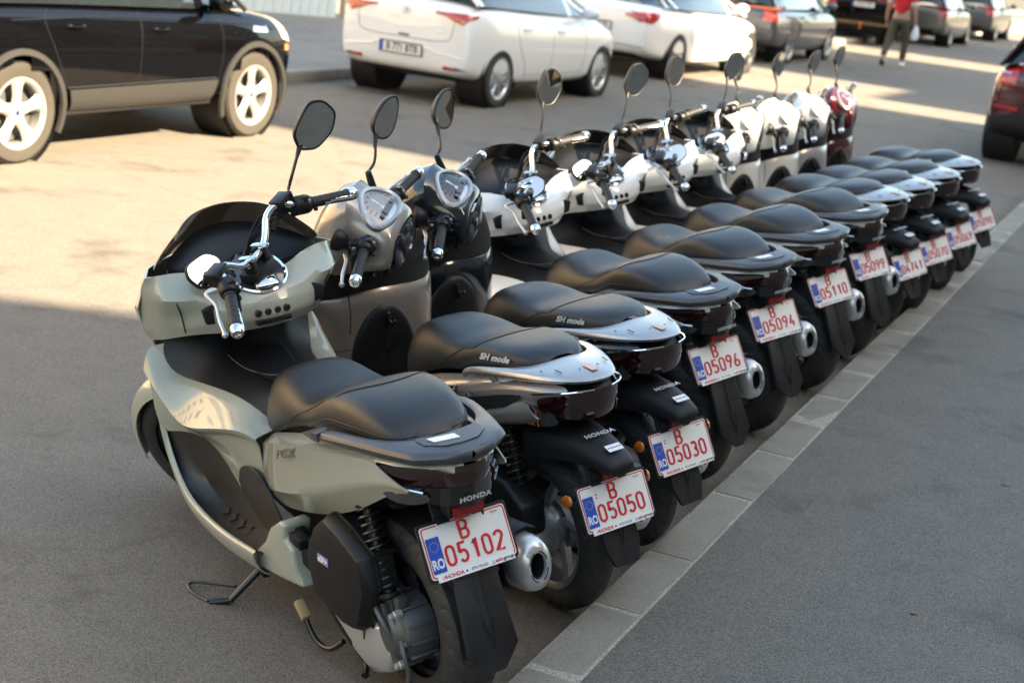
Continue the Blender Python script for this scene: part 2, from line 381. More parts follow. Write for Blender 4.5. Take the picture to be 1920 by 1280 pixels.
def bars(parent, kind, st):
    f = steer_fn(st); q = lambda b: b.xf(f)
    pcx = kind == 'pcx'; hx, hz, gw = (.745, .992, .368) if pcx else (.895, 1.012, .335)
    if pcx:
        hb = obj('handlebar', q(MB().tube(smooth_path([(.895, -.035, 1.0), (.90, -.075, 1.015), (.91, -.13, 1.055), (.89, -.175, 1.07), (.84, -.225, 1.04), (hx, -gw+.02, hz)], 6), .0112, 14)
                 .tube(smooth_path([(.895, .035, 1.0), (.90, .075, 1.015), (.91, .13, 1.055), (.89, .175, 1.07), (.84, .225, 1.04), (hx, gw-.02, hz)], 6), .0112, 14).tube([(.895, -.05, 1.0), (.895, .05, 1.0)], .011, 12)), CHROME, parent)
        cl = MB()
        for s in (-1, 1): cl.box((.895, s*.036, 1.016), (.056, .022, .012))
        obj('handlebar_clamp', q(cl), CHROME, hb, bev=.005); obj('clamp_block', q(MB().box((.897, .036, .985), (.034, .024, .05)).box((.897, -.036, .985), (.034, .024, .05)).box((.905, 0, .955), (.06, .11, .03))), BLK, hb, bev=.004)
        cb = MB()
        for s in (1, -1):
            for k in range(3): cb.tube(smooth_path([(.865+.01*k, s*.21, 1.035), (.93+.012*k, s*.15, 1.02+.01*k), (.965, s*(.07-.015*k), .98), (.985, s*(.02+.01*k), .90)], 5), .0045, 6)
        obj('control_cable', q(cb), BLK, hb)
        obj('steering_stem', q(MB().tube([(.91, 0, .98), (1.03, 0, .74)], .03, 14)), BLK, hb)
    else:
        hb = obj('handlebar', q(MB().tube([(.925, -.10, 1.035), (hx, -gw+.02, hz)], .012, 12).tube([(.925, .10, 1.035), (hx, gw-.02, hz)], .012, 12)), BLKMET, parent)
    for s in (1, -1):
        d = (Vector((hx, s*gw, hz))-Vector((.84, s*.225, 1.04) if pcx else (.925, s*.10, 1.035))).normalized(); e = Vector((hx, s*gw, hz))
        prof = [(.0155, 0), (.0195, .002), (.0195, .006), (.0165, .009)]
        L = .125
        for k in range(6): prof += [(.0165, .012+k*.018), (.0172, .014+k*.018), (.0172, .024+k*.018), (.0165, .026+k*.018)]
        prof += [(.0195, L-.006), (.0195, L)]
        g0 = e-d*(L+.028)
        g = obj('grip', q(MB().lathe(prof, g0, d, 20)), RUBG, hb)
        obj('bar_end', q(MB().lathe([(.0125, 0), (.0185, .001), (.020, .006), (.0185, .024), (.0155, .029), (.009, .029), (.008, .022)], e-d*.026, d, 22)), CHROME, hb)
        sw = MB(); mz = frame3(d, (0, 0, 1))
        sw.lathe([(.018, 0), (.027, .004), (.030, .012), (.030, .040), (.026, .052), (.018, .056)], g0-d*.056, d, 18)
        o2 = obj('switch_housing', q(sw), BLK, hb, bev=.001)
        sd = MB().box(g0-d*.030+Vector((-.018, 0, .018)), (.022, .026, .016), mz).box(g0-d*.03+Vector((-.030, 0, -.004)), (.012, .02, .014), mz).box(g0-d*.012+Vector((-.026, 0, -.018)), (.012, .012, .012), mz)
        obj('switch_button', q(sd), GLOSSB if not pcx else BLKM, hb, bev=.003)
        obj('rocker_switch', q(MB().box(g0-d*.03+Vector((-.033, 0, .012)), (.008, .013, .01), mz)), ALU, hb, bev=.002)
        # brake lever
        pv = g0-d*.03+Vector((.035, 0, -.002)); e2 = e+Vector((.052, -s*.01, -.012))
        lv = MB().tube(smooth_path([pv, pv+Vector((.028, s*.025, -.004)), pv.lerp(e2, .35)+Vector((.018, 0, -.004)), pv.lerp(e2, .7)+Vector((.012, 0, -.002)), e2], 6), [.009]*4+[.0075]*8+[.0062]*8+[.0055]*5, 10)
        lv.ell(e2, (.0095, .0095, .0095)); obj('brake_lever', q(lv), SILV, hb)
        pb = MB().box(pv+Vector((-.008, -s*.012, .004)), (.045, .04, .024)); obj('lever_bracket', q(pb), BLK, hb, bev=.006)
        if pcx:
            mc = MB().box(pv+Vector((.012, -s*.028, .028)), (.04, .062, .026)); mc.box(pv+Vector((.012, -s*.028, .044)), (.044, .068, .007)); o3 = obj('brake_reservoir', q(mc), BLK, hb, bev=.005)
            obj('sight_glass', q(MB().lathe([(.001, 0), (.009, 0), (.009, .003)], pv+Vector((-.009, -s*.028, .028)), (-1, 0, 0), 14)), LENSC, hb)
            cb = MB()
            for k in range(7): cb.lathe([(.006, 0), (.0095, .001), (.0095, .005), (.006, .006)], pv+Vector((.02, -s*(.05+.008*k), -.005-.003*k)), (0, -s, -.3), 10)
            obj('cable_boot', q(cb), BLK, hb)
    return hb
def mirror(parent, base, joint, c, ny, kind, s, steer, wd=.13, ht=.085, tilt=0):
    """stalk + shell + glass; base, joint, c in the straight-ahead frame"""
    f = steer_fn(steer); q = lambda b: b.xf(f)
    base = Vector(base); joint = Vector(joint); c = Vector(c)
    st = MB().tube([base-Vector((0, 0, .045)), base, base+Vector((0, 0, .03)), base+Vector((0, 0, .032))], [.015, .013, .011, .006], 12); n = Vector(ny).normalized(); att = c.lerp(joint, .45)-n*.028
    st.tube(smooth_path([base+Vector((0, 0, .03)), base.lerp(joint, .45)+Vector((.012, 0, .0)), joint, att], 5), .0052, 8)
    o = obj('mirror_stalk', q(st), BLKMET, parent)
    ex = Vector((0, 0, 1)).cross(n).normalized(); ey = n.cross(ex)
    ct, sn = math.cos(R(tilt)), math.sin(R(tilt)); ex, ey = ex*ct+ey*sn, ey*ct-ex*sn
    if kind == 'pcx': out = [(-.064, .012), (-.052, -.034), (-.006, -.050), (.048, -.034), (.068, .008), (.040, .044), (-.044, .046)]
    else: out = [(-.066, -.004), (-.058, -.022), (-.036, -.034), (.0, -.044), (.032, -.046), (.056, -.032), (.064, .0), (.056, .030), (.03, .044), (0, .042), (-.034, .030), (-.057, .014)]
    out = [(s*x*wd/.13, y*ht/.088) for x, y in out]
    if kind == 'pcx':
        for _ in range(2): out = [(lerp(p[0], r_[0], w_), lerp(p[1], r_[1], w_)) for p, r_ in zip(out, out[1:]+out[:1]) for w_ in (.18, .82)]
    rows = []
    for k, (sc, dp) in enumerate([(.90, .001), (.97, .004), (1.0, 0), (1.0, -.008), (.86, -.028), (.5, -.042), (.1, -.046)]):
        rows.append([c+(ex*x+ey*y)*sc+n*dp for x, y in out])
    sh = MB().grid(rows, cv=True); o2 = obj('mirror_shell', q(sh), BLK, o, sub=1)
    gl = MB().grid([[c+(ex*x+ey*y)*.01+n*.0015 for x, y in out], [c+(ex*x+ey*y)*.90+n*.0010 for x, y in out]], cv=True); obj('mirror_glass', q(gl), MIRR, o)
    obj('mirror_ball', q(MB().tube([joint.lerp(att, .45), att, c-n*.036], [.006, .011, .018], 12)), BLK, o)
    return o
def front_wheel(parent, st, kind):
    f = steer_fn(st); q = lambda b: b.xf(f); sh = kind == 'sh'
    ax = Vector((1.345, 0, .262)); Rt = .262; wt = .11
    if sh: ax = Vector((1.335, 0, .268)); Rt = .268; wt = .09
    w_ = obj('front_wheel', q(rim_mb(ax, Rt-wt*.62-.01, .075, 5 if not sh else 6, .3)), ALU if sh else BLKMET, parent)
    obj('tyre', q(wheel_tyre(ax, Rt, wt, 216)), RUB, w_)
    fk = MB()
    for s in (1, -1): fk.tube([ax+Vector((0, s*.065, 0)), ax+Vector((-.06, s*.065, .14)), ax+Vector((-.16, s*.06, .36))], [.018, .02, .017], 12)
    obj('front_fork', q(fk), ALUD, parent)
    # fender shell over the wheel
    rows = []; r0 = Rt+.028
    for k in range(13):
        a = R(lerp(-12, 152, k/12)); e = 1-.25*abs(k-6)/6
        row = []
        for j in range(9):
            u = -1+j/4; yy = u*.072*e; rr = r0+.012*(1-u*u)-.035*abs(u)**3
            row.append(ax+Vector((rr*math.cos(a), yy, rr*math.sin(a))))
        rows.append(row)
    fd = obj('front_fender', q(MB().grid(rows)), P_GREY, parent, solid=.004, sub=1)
    return fd
# ------------------------------------------------------------------ faceted touring scooter
def lines(rows, R_=(), C_=()):
    return [list(rows[i]) for i in R_]+[[r[j] for r in rows] for j in C_]
def ring_sheet(rows, name, m, parent, sub=2, solid=.004, mirror=True, R_=(), C_=(), **k):
    if R_ or C_: k['cr'] = lines(rows, R_, C_)
    b = MB().grid(rows)
    if mirror: b.mir()
    return obj(name, b, m, parent, sub=sub, solid=solid, weld=2e-4, **k)
def seat_mesh(sec):
    """sec: (a, halfwidth, z_bottom, z_top, edge_sharpness)"""
    rows = []
    for a, wd, zb, zt, e in sec:
        h = zt-zb
        half = [(0, zt), (.45*wd, zt-.002), (lerp(.70, .78, e)*wd, zt-lerp(.014, .008, e)), (lerp(.92, .94, e)*wd, zt-lerp(.30, .26, e)*h), (wd*1.02, zb+.38*h), (wd*1.0, zb+.12*h), (wd*.93, zb)]
        rows.append([(a, y, z) for y, z in half[::-1]]+[(a, -y, z) for y, z in half[1:]])
    return rows
def seat_lines(seat, side, top, pipe, shift=.009):
    """seam, piping and stitching laid on the upholstery"""
    bm = bmesh.new(); bm.from_mesh(seat.data); bv = BVHTree.FromBMesh(bm); bm.free()
    for s in (1, -1):
        def on(p, off=.0008):
            p = Vector(p)
            if len(p) == 2: h = bv.ray_cast(Vector((p.x, s*.6, p.y)), Vector((0, -s, 0)))
            return h[0]+h[1]*off if h[0] else None
        def onz(p, off=.0008):
            h = bv.ray_cast(Vector((p[0], s*p[1], 1.5)), Vector((0, 0, -1))); return h[0]+h[1]*off if h[0] else None
        sp2 = [(p.x, p.y) for p in smooth_path([(x, y, 0) for x, y in side], 4)]
        tp2 = [(p.x, p.y) for p in smooth_path([(x, y, 0) for x, y in top], 4)]
        P = [p for p in [on(q) for q in sp2]+[onz(q) for q in tp2] if p is not None]
        obj('seat_seam', MB().tube(P, .0017, 6), PIPE, seat)
        pp2 = [(p.x, p.y) for p in smooth_path([(x, y, 0) for x, y in pipe], 5)]
        P = [p for p in [on(q) for q in pp2] if p is not None]; obj('seat_piping', MB().tube(P, .0024, 6), PIPE, seat)
        for dz in (shift, -shift):
            P = [p for p in [on((q[0], q[1]+dz), .0004) for q in [(p.x, p.y) for p in smooth_path([(x, y, 0) for x, y in pipe], 16)]] if p is not None]; th = MB()
            for i in range(0, len(P)-1, 2): th.tube([P[i], P[i+1]], .0009, 4)
            obj('stitching', th, THREAD, seat)
def make_pcx(mw, st, num, P, label, group, marks=0):
    T = empty('scooter', mw, label, 'scooter', group)
    # --- seat
    sec = [(.705, .060, .535, .585, 0), (.698, .092, .518, .655, 0), (.672, .116, .522, .715, 0), (.61, .136, .560, .760, 0), (.54, .146, .600, .778, .1), (.46, .150, .638, .772, .3), (.38, .150, .670, .768, .4), (.30, .154, .698, .780, .6),
           (.23, .160, .718, .818, .9), (.165, .160, .732, .850, 1), (.09, .157, .744, .862, 1), (.015, .147, .753, .860, 1), (-.06, .130, .760, .848, .9), (-.115, .102, .766, .826, .5), (-.140, .066, .775, .800, .2)]
    rs_ = seat_mesh(sec); seat = obj('seat', MB().grid(rs_), VINYL, T, sub=2, cr=[[r[3] for r in rs_[6:14]], [r[9] for r in rs_[6:14]]], cw=.25)
    seat_lines(seat, [(.48, .632), (.455, .648), (.40, .69), (.36, .717), (.278, .759), (.20, .806)], [(.142, .130), (.115, .08), (.10, .04), (.095, 0)],
               [(.30, .700), (.254, .727), (.197, .757), (.138, .782), (.042, .796), (-.04, .80), (-.10, .80), (-.145, .802)])
    # --- painted rear body
    up_, mid, low = [], [], []
    for s_, nm in ((1, 'rear_side_panel'), (-1, 'rear_side_panel')):
        rows = [[(.62, .118, .565), (.612, .160, .545), (.60, .171, .48), (.580, .176, .425), (.545, .142, .365)], [(.53, .142, .600), (.52, .188, .586), (.51, .189, .52), (.50, .192, .45), (.48, .148, .388)],
                [(.40, .152, .650), (.39, .207, .634), (.38, .201, .575), (.36, .207, .497), (.33, .156, .435)], [(.25, .158, .700), (.24, .216, .684), (.23, .206, .630), (.20, .208, .560), (.16, .158, .500)],
                [(.10, .160, .735), (.09, .206, .724), (.08, .200, .690), (.055, .200, .630), (.02, .156, .570)], [(-.02, .156, .752), (-.03, .186, .746), (-.04, .184, .720), (-.06, .184, .682), (-.09, .152, .640)],
                [(-.085, .148, .760), (-.095, .164, .752), (-.11, .161, .735), (-.14, .160, .712), (-.165, .140, .690)], [(-.10, .147, .758), (-.11, .160, .750), (-.16, .154, .732), (-.225, .142, .720), (-.240, .136, .712)]]
        rows = [[(a, s_*y, z) for a, y, z in r] for r in rows]
        obj(nm, MB().grid(rows), P, T, sub=2, solid=.004, cr=lines(rows, (), (1, 3)), cw=1.0)
        cr = [[(-.095, .150, .762), (-.10, .158, .754)], [(-.17, .13, .775), (-.175, .142, .764)], [(-.25, .075, .785), (-.262, .085, .772)], [(-.290, .022, .792), (-.302, .022, .780)]]
        obj('tail_winglet', MB().grid([[(a, s_*y, z) for a, y, z in r]+[(r[1][0]+.03, s_*(r[1][1]-.02), r[1][2]-.006)] for r in cr]), P, T, solid=.006, bev=.002)
        em = MB(); yb = .208
        e = onplane(text('PCX', .034, .0004, 2.0, .5, 1.05, .0012), (.33, s_*.2135, .628), (-s_*1, 0, s_*.42), (.40, 0, 1)); obj('model_badge', e, BADGE, T)
    # --- grab rail
    out = [(.16, .188), (.11, .205), (.03, .198), (-.06, .178), (-.17, .150), (-.248, .124), (-.302, .050), (-.312, 0)]
    inn = [(.155, .180), (.11, .172), (.03, .166), (-.06, .150), (-.13, .120), (-.175, .082), (-.195, .035), (-.198, 0)]
    zz = [.748, .768, .785, .797, .808, .816, .820, .820]
    rt_ = MB(); rows = []
    for (oa, ob), (ia, ib), z in zip(out, inn, zz):
        rows.append([(ia, ib, z-.02), (ia, ib, z), (lerp(ia, oa, .5), lerp(ib, ob, .5), z+.004), (oa, ob, z-.002), (oa-.004, ob+.006, z-.012), (oa, ob-.004, z-.032), (ia, ib, z-.032)])
    rt_.grid(rows, cv=True).mir()
    rail = obj('grab_rail', rt_, RAIL, T, sub=2, weld=2e-4, cr=lines(rows, (5, 6), (1, 3, 4, 5, 0)), cw=.85)
    for s in (1, -1):
        obj('rail_end_cap', MB().grid([[(.235, s*.196, .722), (.235, s*.198, .720), (.235, s*.196, .718)], [(.16, s*.176, .758), (.158, s*.206, .75), (.16, s*.204, .728)], [(.115, s*.172, .770), (.112, s*.210, .764), (.115, s*.206, .738)]]), RAIL, rail, solid=.004, bev=.002)
    obj('rail_cover', MB().grid([[(-.182, s*.085, .8225), (-.198, s*.04, .8255), (-.200, 0, .8255)][::1]+[] for s in (1,)]+[[(-.225, .085, .8215), (-.262, .045, .8245), (-.268, 0, .8245)]]).mir(), RAIL, rail, weld=2e-4, solid=.0012)
    obj('warning_sticker', MB().ngon([(-.205, .066, .8262), (-.232, .060, .8258), (-.243, -.006, .8262), (-.216, -.004, .8266)][::-1]), STICK, rail, solid=-.0006)
    # black recess behind the seat and tail underside
    obj('tail_cover', MB().grid([[(.05, .14, .76), (.05, 0, .76)], [(-.12, .125, .765), (-.12, 0, .765)], [(-.235, .08, .775), (-.255, 0, .778)], [(-.275, .07, .735), (-.30, 0, .735)], [(-.20, .135, .69), (-.27, 0, .68)], [(-.10, .14, .645), (-.18, 0, .64)], [(.02, .15, .565), (-.05, 0, .57)], [(.10, .12, .50), (.10, 0, .50)]]).mir(), BLK, T, sub=1, weld=2e-4)
    # --- tail lamp: left wing, centre, right wing
    lens = MB()
    TL = [((-.085, .158, .745), (-.082, .156, .722)), ((-.13, .152, .752), (-.145, .150, .716)), ((-.19, .124, .762), (-.205, .122, .718)), ((-.262, .072, .772), (-.270, .068, .722)), ((-.290, .035, .776), (-.296, .03, .724)), ((-.302, 0, .776), (-.306, 0, .724))]
    rows = [[a, tuple(lerp(a[k], b[k], .5)-(.012 if k == 0 else 0) for k in range(3)), b] for a, b in TL]
    tl = obj('tail_lamp', MB().grid(rows).mir(), LENSR, T, sub=1, weld=2e-4, solid=.003)
    gp_ = MB().grid([[(-.11, .1505, .718), (-.13, .146, .690)], [(-.205, .124, .716), (-.205, .115, .676)], [(-.270, .070, .720), (-.275, .062, .672)], [(-.306, 0, .722), (-.308, 0, .670)]]); gp_.mir(); obj('lower_lamp_panel', gp_, GLOSSB, tl, solid=.003, weld=2e-4)
    for s in (1, -1):
        obj('indicator_lens', MB().grid([[(-.100, s*.160, .712), (-.12, s*.150, .668)], [(-.16, s*.150, .708), (-.17, s*.136, .662)], [(-.215, s*.124, .708), (-.22, s*.108, .668)], [(-.255, s*.092, .704), (-.25, s*.085, .685)]]), LENSC, tl, solid=.003, sub=1)
        obj('light_guide', MB().tube(smooth_path([(-.088, s*.160, .738), (-.105, s*.159, .712), (-.16, s*.147, .706), (-.24, s*.102, .706)], 4), .0035, 6), CHROME, tl)
    obj('maker_lettering', onplane(text('HONDA', .017, .0005, 1.3, 0, 1.1, .0006), (-.3125, .0, .696), (0, -1, 0), (0, 0, 1)), BADGEW, tl)
    obj('rear_reflector', MB().box((-.272, 0, .648), (.010, .085, .028)), REFR, T, bev=.002)
    obj('reflector_bracket', MB().box((-.245, 0, .650), (.05, .10, .036)).box((-.235, -.06, .60), (.012, .01, .08), Matrix.Rotation(R(20), 3, 'Y')), BLK, T, bev=.003)
    # --- mudflap and plate
    flap(T, .062, .074, (-.285, .50), (-.388, .252))
    obj('plate_carrier', MB().grid([[(-.16, .06, .68), (-.16, -.06, .68)], [(-.215, .066, .62), (-.215, -.066, .62)], [(-.232, .07, .50), (-.232, -.07, .50)], [(-.292, .07, .47), (-.292, -.07, .47)]]), BLKM, T, solid=.01, bev=.002)
    plate(T, (-.263, 0, .554), 27.5, num, marks)
    # --- rear wheel
    ax = (-.045, 0, .264)
    rw = obj('rear_wheel', rim_mb(ax, .175, .10, 5, .35), BLKMET, T); obj('tyre', wheel_tyre(ax, .270, .150), RUB, rw)
    hg = []
    for k in range(8):
        a = R(lerp(62, 175, k/7)); hg.append([Vector(ax)+Vector((.285*math.cos(a), y, .285*math.sin(a)-abs(y)*.25)) for y in (-.07, -.05, 0, .05, .07)])
    obj('inner_fender', MB().grid(hg), BLKM, T, solid=.004)
    # --- engine side
    fy = lambda x, z, h: (x, h, z)
    ab = MB(); poly = [(.285, .355), (.215, .465), (.145, .518), (.05, .506), (-.062, .476), (-.085, .39), (-.035, .262), (.0, .235), (.07, .222), (.25, .235)]
    cx, cz = .11, .37
    for h0, h1, sc0, sc1, n_ in ((.095, .150, 1, 1, 0), (.150, .192, 1.0, .80, 1)):
        pass
    rows = [[(cx+(x-cx)*s, h, cz+(z-cz)*s) for x, z in poly] for s, h in ((1, .108), (1, .150), (.985, .156), (1.0, .158), (.985, .180), (.90, .203), (.3, .206), (.02, .206))]
    ac = obj('air_cleaner_box', MB().grid(rows, cv=True), BLK, T, bev=.004, ang=30)
    bp_ = obj('badge_plate', MB().prism([(-.032, -.012), (.032, -.012), (.034, .012), (-.030, .012)], lambda x, y, h: (.155-x, .206+h, .385+y+.10*x), 0, .0016), PURP, ac)
    obj('badge', onplane(text('eSP+', .024, .0009, 1.15, .2), (.155, .2085, .385), (-1, 0, .10), (.10, 0, 1)), STICK, ac)
    rib = MB()
    for k in range(4): i = k+3; p = poly[i]; rib.tube([(p[0], .10, p[1]), (p[0], .168, p[1])], .005, 8)
    rib.tube([(poly[i][0]*1.0, .16, poly[i][1]+.003) for i in range(1, 6)], .004, 6); obj('box_rib', rib, BLK, ac)
    pc = [(.36, .33), (.34, .245), (.26, .175), (.12, .115), (.0, .095), (-.075, .135), (-.105, .20), (-.08, .27), (.05, .30), (.2, .34)]
    cx, cz = .12, .22
    rows = [[(cx+(x-cx)*s, h, cz+(z-cz)*s) for x, z in pc] for s, h in ((1, .05), (1, .135), (.97, .150), (.80, .166), (.3, .170), (.02, .17))]
    cv = obj('transmission_cover', MB().grid(rows, cv=True), SILV, T, bev=.006, seg=3)
    obj('cover_trim', MB().prism([(.33, .30), (.31, .23), (.20, .165), (.10, .132), (.10, .155), (.22, .20), (.30, .27)], fy, .15, .168), BLK, cv, bev=.003)
    fd = MB().lathe([(.02, .16), (.05, .155), (.066, .135), (.082, .13), (.088, .11), (.09, .05)], (-.085, 0, .262), (0, 1, 0), 28)
    for k in range(6): a = 2*PI*k/6; fd.lathe([(.006, .125), (.0075, .126), (.0075, .142), (.004, .144)], (-.085+.078*math.cos(a), 0, .262+.078*math.sin(a)), (0, 1, 0), 8)
    
    for k in range(12):
        a = 2*PI*k/12; fd.box((-.085+.088*math.cos(a), .09, .262+.088*math.sin(a)), (.014, .075, .007), Matrix.Rotation(-a, 3, 'Y'))
    fd.tube(smooth_path([(.0, .14, .34), (-.06, .165, .33), (-.10, .165, .30), (-.12, .15, .25)]), .008, 8).tube(smooth_path([(-.02, .15, .36), (.0, .17, .28), (.02, .165, .20)]), .006, 8)
    fd.box((-.09, .135, .262), (.022, .04, .16), Matrix.Rotation(R(25), 3, 'Y')).box((-.11, .13, .23), (.1, .03, .016)).box((-.10, .12, .335), (.05, .03, .07))
    fo = obj('final_drive', fd, ALUD, T, bev=.003)
    for bx, bz in ((-.02, .33), (-.05, .345), (-.13, .335), (-.03, .20), (.0, .175), (-.14, .195)): obj('bolt', MB().lathe([(.012, .13), (.012, .15), (.008, .152), (.008, .162), (.002, .162)], (bx, 0, bz), (0, 1, 0), 6), SILV, fo)
    obj('brake_arm', MB().tube(smooth_path([(-.14, .14, .262), (-.165, .145, .225), (-.17, .14, .175), (-.155, .14, .13)]), [.007]*13, 8).lathe([(.004, -.01), (.014, -.01), (.014, .012), (.004, .012)], (-.158, .14, .13), (0, 1, 0), 12), ALUD, T)
    obj('engine_block', MB().box((.30, 0, .24), (.30, .17, .16)).box((.42, 0, .30), (.16, .14, .12)).lathe([(.07, -.10), (.08, -.08), (.08, .08), (.07, .10)], (.25, 0, .23), (0, 1, 0), 20), ALUD, T, bev=.01)
    for s in (1, -1): shock(T, (.02, s*.132, .60), (-.10, s*.132, .31))
    ks = MB().tube(smooth_path([(.16, .165, .12), (.20, .19, .085), (.27, .20, .085), (.315, .205, .135)]), .008, 10)
    ko = obj('kick_starter', ks, BLKMET, T); obj('pedal_rubber', MB().box((.325, .207, .155), (.060, .028, .024), Matrix.Rotation(R(-35), 3, 'Y')), OCHRE, ko, bev=.006)
    cs = MB()
    for s in (1, -1): cs.tube([(.30, s*.10, .13), (.08, s*.14, .085), (.04, s*.165, .075)], .011, 8)
    cs.tube([(.12, .13, .09), (.12, -.13, .09)], .009, 8); obj('centre_stand', cs, BLKMET, T)
    # --- exhaust on the right side
    exhaust(T, pcx=True)
    # --- side stand (local frame leans, foot reaches the road)
    ss = MB().tube([(.60, .11, .22), (.632, .21, .135), (.640, .300, .066)], [.012, .011, .010], 10).tube([(.64, .300, .066), (.668, .352, .066)], .011, 10).box((.61, .20, .15), (.05, .02, .03))
    so_ = obj('side_stand', ss, BLKMET, T, bev=.002)
    obj('stand_hook', MB().tube(smooth_path([(.665, .270, .092), (.745, .315, .080), (.785, .350, .078), (.782, .372, .076), (.74, .375, .072), (.672, .356, .068)], 4), .0048, 8), BLKMET, so_)
    # --- floorboards, tunnel, leg shield
    for s in (1, -1):
        m2 = lambda rows: [[(a, s*y, z) for a, y, z in r] for r in rows]
        rows = m2([[(1.15, .266, .414), (1.12, .256, .43), (1.06, .235, .458), (.985, .218, .470)], [(1.10, .266, .330), (1.085, .250, .330), (1.04, .21, .345), (.925, .192, .45)],
                 [(1.03, .266, .264), (1.02, .250, .258), (.985, .20, .264), (.86, .180, .40)], [(.96, .266, .244), (.95, .25, .232), (.90, .185, .236), (.82, .172, .36)], [(.80, .266, .242), (.80, .25, .230), (.79, .175, .234), (.76, .168, .325)],
                 [(.64, .264, .254), (.64, .245, .240), (.64, .17, .242), (.665, .164, .275)], [(.50, .250, .275), (.50, .232, .264), (.50, .165, .262), (.56, .158, .27)]])
        fb = obj('floorboard', MB().grid(rows), FLOORM, T, sub=1, solid=.008, cr=lines(rows, (), (1, 2)), cw=.7)
        rb = MB()
        for k in range(5):
            a = .62+.055*k; z = .2435
            rb.tube([(a, s*.222, z-.004), (a, s*.20, z-.004), (a+.03, s*(.185), z-.003), (a+.03, s*.165, z-.002)], .0020, 5)
        for k in ():
            rb.tube(smooth_path([(1.062-.006*k, s*(.205+.010*k), .40), (1.035, s*(.205+.010*k), .33), (.99, s*(.20+.010*k), .268), (.93, s*(.195+.010*k), .240), (.88, s*(.19+.010*k), .238)], 3), .0026, 5)
        obj('tread_rib', rb, BLK, fb)
        rows = m2([[(1.06, .255, .665), (1.14, .297, .640), (1.20, .292, .585), (1.215, .275, .50), (1.20, .262, .50)], [(1.14, .262, .60), (1.165, .292, .60), (1.205, .290, .53), (1.205, .276, .43), (1.18, .262, .42)]])
        # outer edge trim in paint from the shield round under the board
        E = [(1.160, .287, .600), (1.150, .281, .53), (1.150, .279, .44), (1.105, .279, .345), (1.03, .279, .270), (.955, .279, .242), (.816, .279, .234), (.651, .277, .247), (.50, .266, .264)]
        rows = [[(a-.012, s*(y-.012), z+.012), (a-.004, s*(y-.002), z+.012), (a, s*y, z), (a-.0, s*(y-.012), z-.055), (a-.01, s*(y-.07), z-.085)] for a, y, z in E]
        obj('floor_edge_trim', MB().grid(rows), P, T, sub=2, solid=.004)
        # big side fairing beside the tunnel, down to the foot well
        rows = m2([[(1.170, .252, .715), (1.180, .285, .670), (1.170, .299, .622), (1.160, .287, .600), (1.152, .284, .50), (1.150, .272, .415)],
                   [(1.122, .235, .612), (1.11, .268, .602), (1.080, .294, .572), (1.075, .272, .550), (1.085, .264, .50), (1.09, .250, .440)],
                   [(1.03, .190, .603), (1.01, .238, .580), (.985, .284, .524), (.975, .256, .506), (.98, .240, .488), (.975, .216, .462)],
                   [(.93, .170, .611), (.925, .215, .582), (.93, .274, .508), (.92, .246, .490), (.905, .22, .475), (.885, .195, .445)],
                   [(.842, .155, .619), (.84, .195, .597), (.83, .256, .536), (.83, .228, .512), (.82, .195, .46), (.812, .172, .355)],
                   [(.736, .135, .617), (.735, .175, .603), (.735, .232, .564), (.735, .206, .538), (.74, .185, .45), (.745, .164, .305)],
                   [(.651, .115, .590), (.645, .155, .592), (.640, .205, .582), (.64, .188, .553), (.64, .172, .45), (.65, .158, .262)],
                   [(.60, .105, .58), (.60, .145, .575), (.60, .185, .565), (.60, .174, .54), (.60, .165, .45), (.60, .156, .32)]])
        obj('side_fairing', MB().grid(rows), P, T, sub=2, solid=.004, cr=lines(rows, (), (2, 3, 4)), cw=.95)
        rows = m2([[(.79, .180, .385), (.78, .178, .34), (.76, .166, .30)], [(.73, .188, .435), (.72, .184, .36), (.70, .168, .28)], [(.67, .192, .460), (.66, .188, .36), (.64, .170, .265)], [(.60, .196, .470), (.59, .190, .36), (.58, .172, .265)], [(.52, .196, .440), (.51, .188, .36), (.52, .17, .27)], [(.475, .190, .39), (.47, .18, .34), (.48, .165, .28)]])
        obj('lower_side_cover', MB().grid(rows), FLOORM, T, sub=1, solid=.006)
        obj('passenger_step', MB().prism([(.54, .262), (.49, .305), (.455, .362), (.40, .402), (.372, .395), (.385, .35), (.345, .33), (.34, .27), (.31, .225), (.42, .212), (.56, .205)], lambda x, z, h: (x, s*(h+(.5-x)*-.16), z), .15, .236), P, T, bev=.012, seg=3)
        obj('step_peg', MB().box((.33, s*.185, .365), (.07, .05, .03)).box((.33, s*.17, .33), (.10, .03, .10)), BLK, T, bev=.004)
    tn = [[(1.14, 0, .775), (1.13, .12, .775), (1.165, .25, .722)], [(1.07, 0, .71), (1.06, .12, .70), (1.122, .237, .616)], [(1.01, 0, .675), (1.0, .11, .658), (1.03, .192, .607)], [(.93, 0, .66), (.92, .10, .648), (.93, .172, .614)],
          [(.85, 0, .66), (.84, .09, .650), (.842, .157, .622)], [(.75, 0, .66), (.74, .08, .650), (.736, .137, .620)], [(.66, 0, .66), (.655, .07, .642), (.651, .117, .593)], [(.60, 0, .655), (.60, .065, .63), (.60, .106, .583)]]
    tun = ring_sheet(tn, 'centre_tunnel', BLK, T, sub=2, solid=.004, C_=(1, 2), cw=.5)
    lid = MB().grid([[(1.005, 0, .684), (1.0, .085, .674)], [(.93, 0, .671), (.92, .078, .660)], [(.83, 0, .669), (.83, .060, .662)], [(.72, 0, .670), (.72, .062, .660)]]).mir(); obj('fuel_lid', lid, BLK, tun, sub=1, weld=2e-4, solid=-.003)
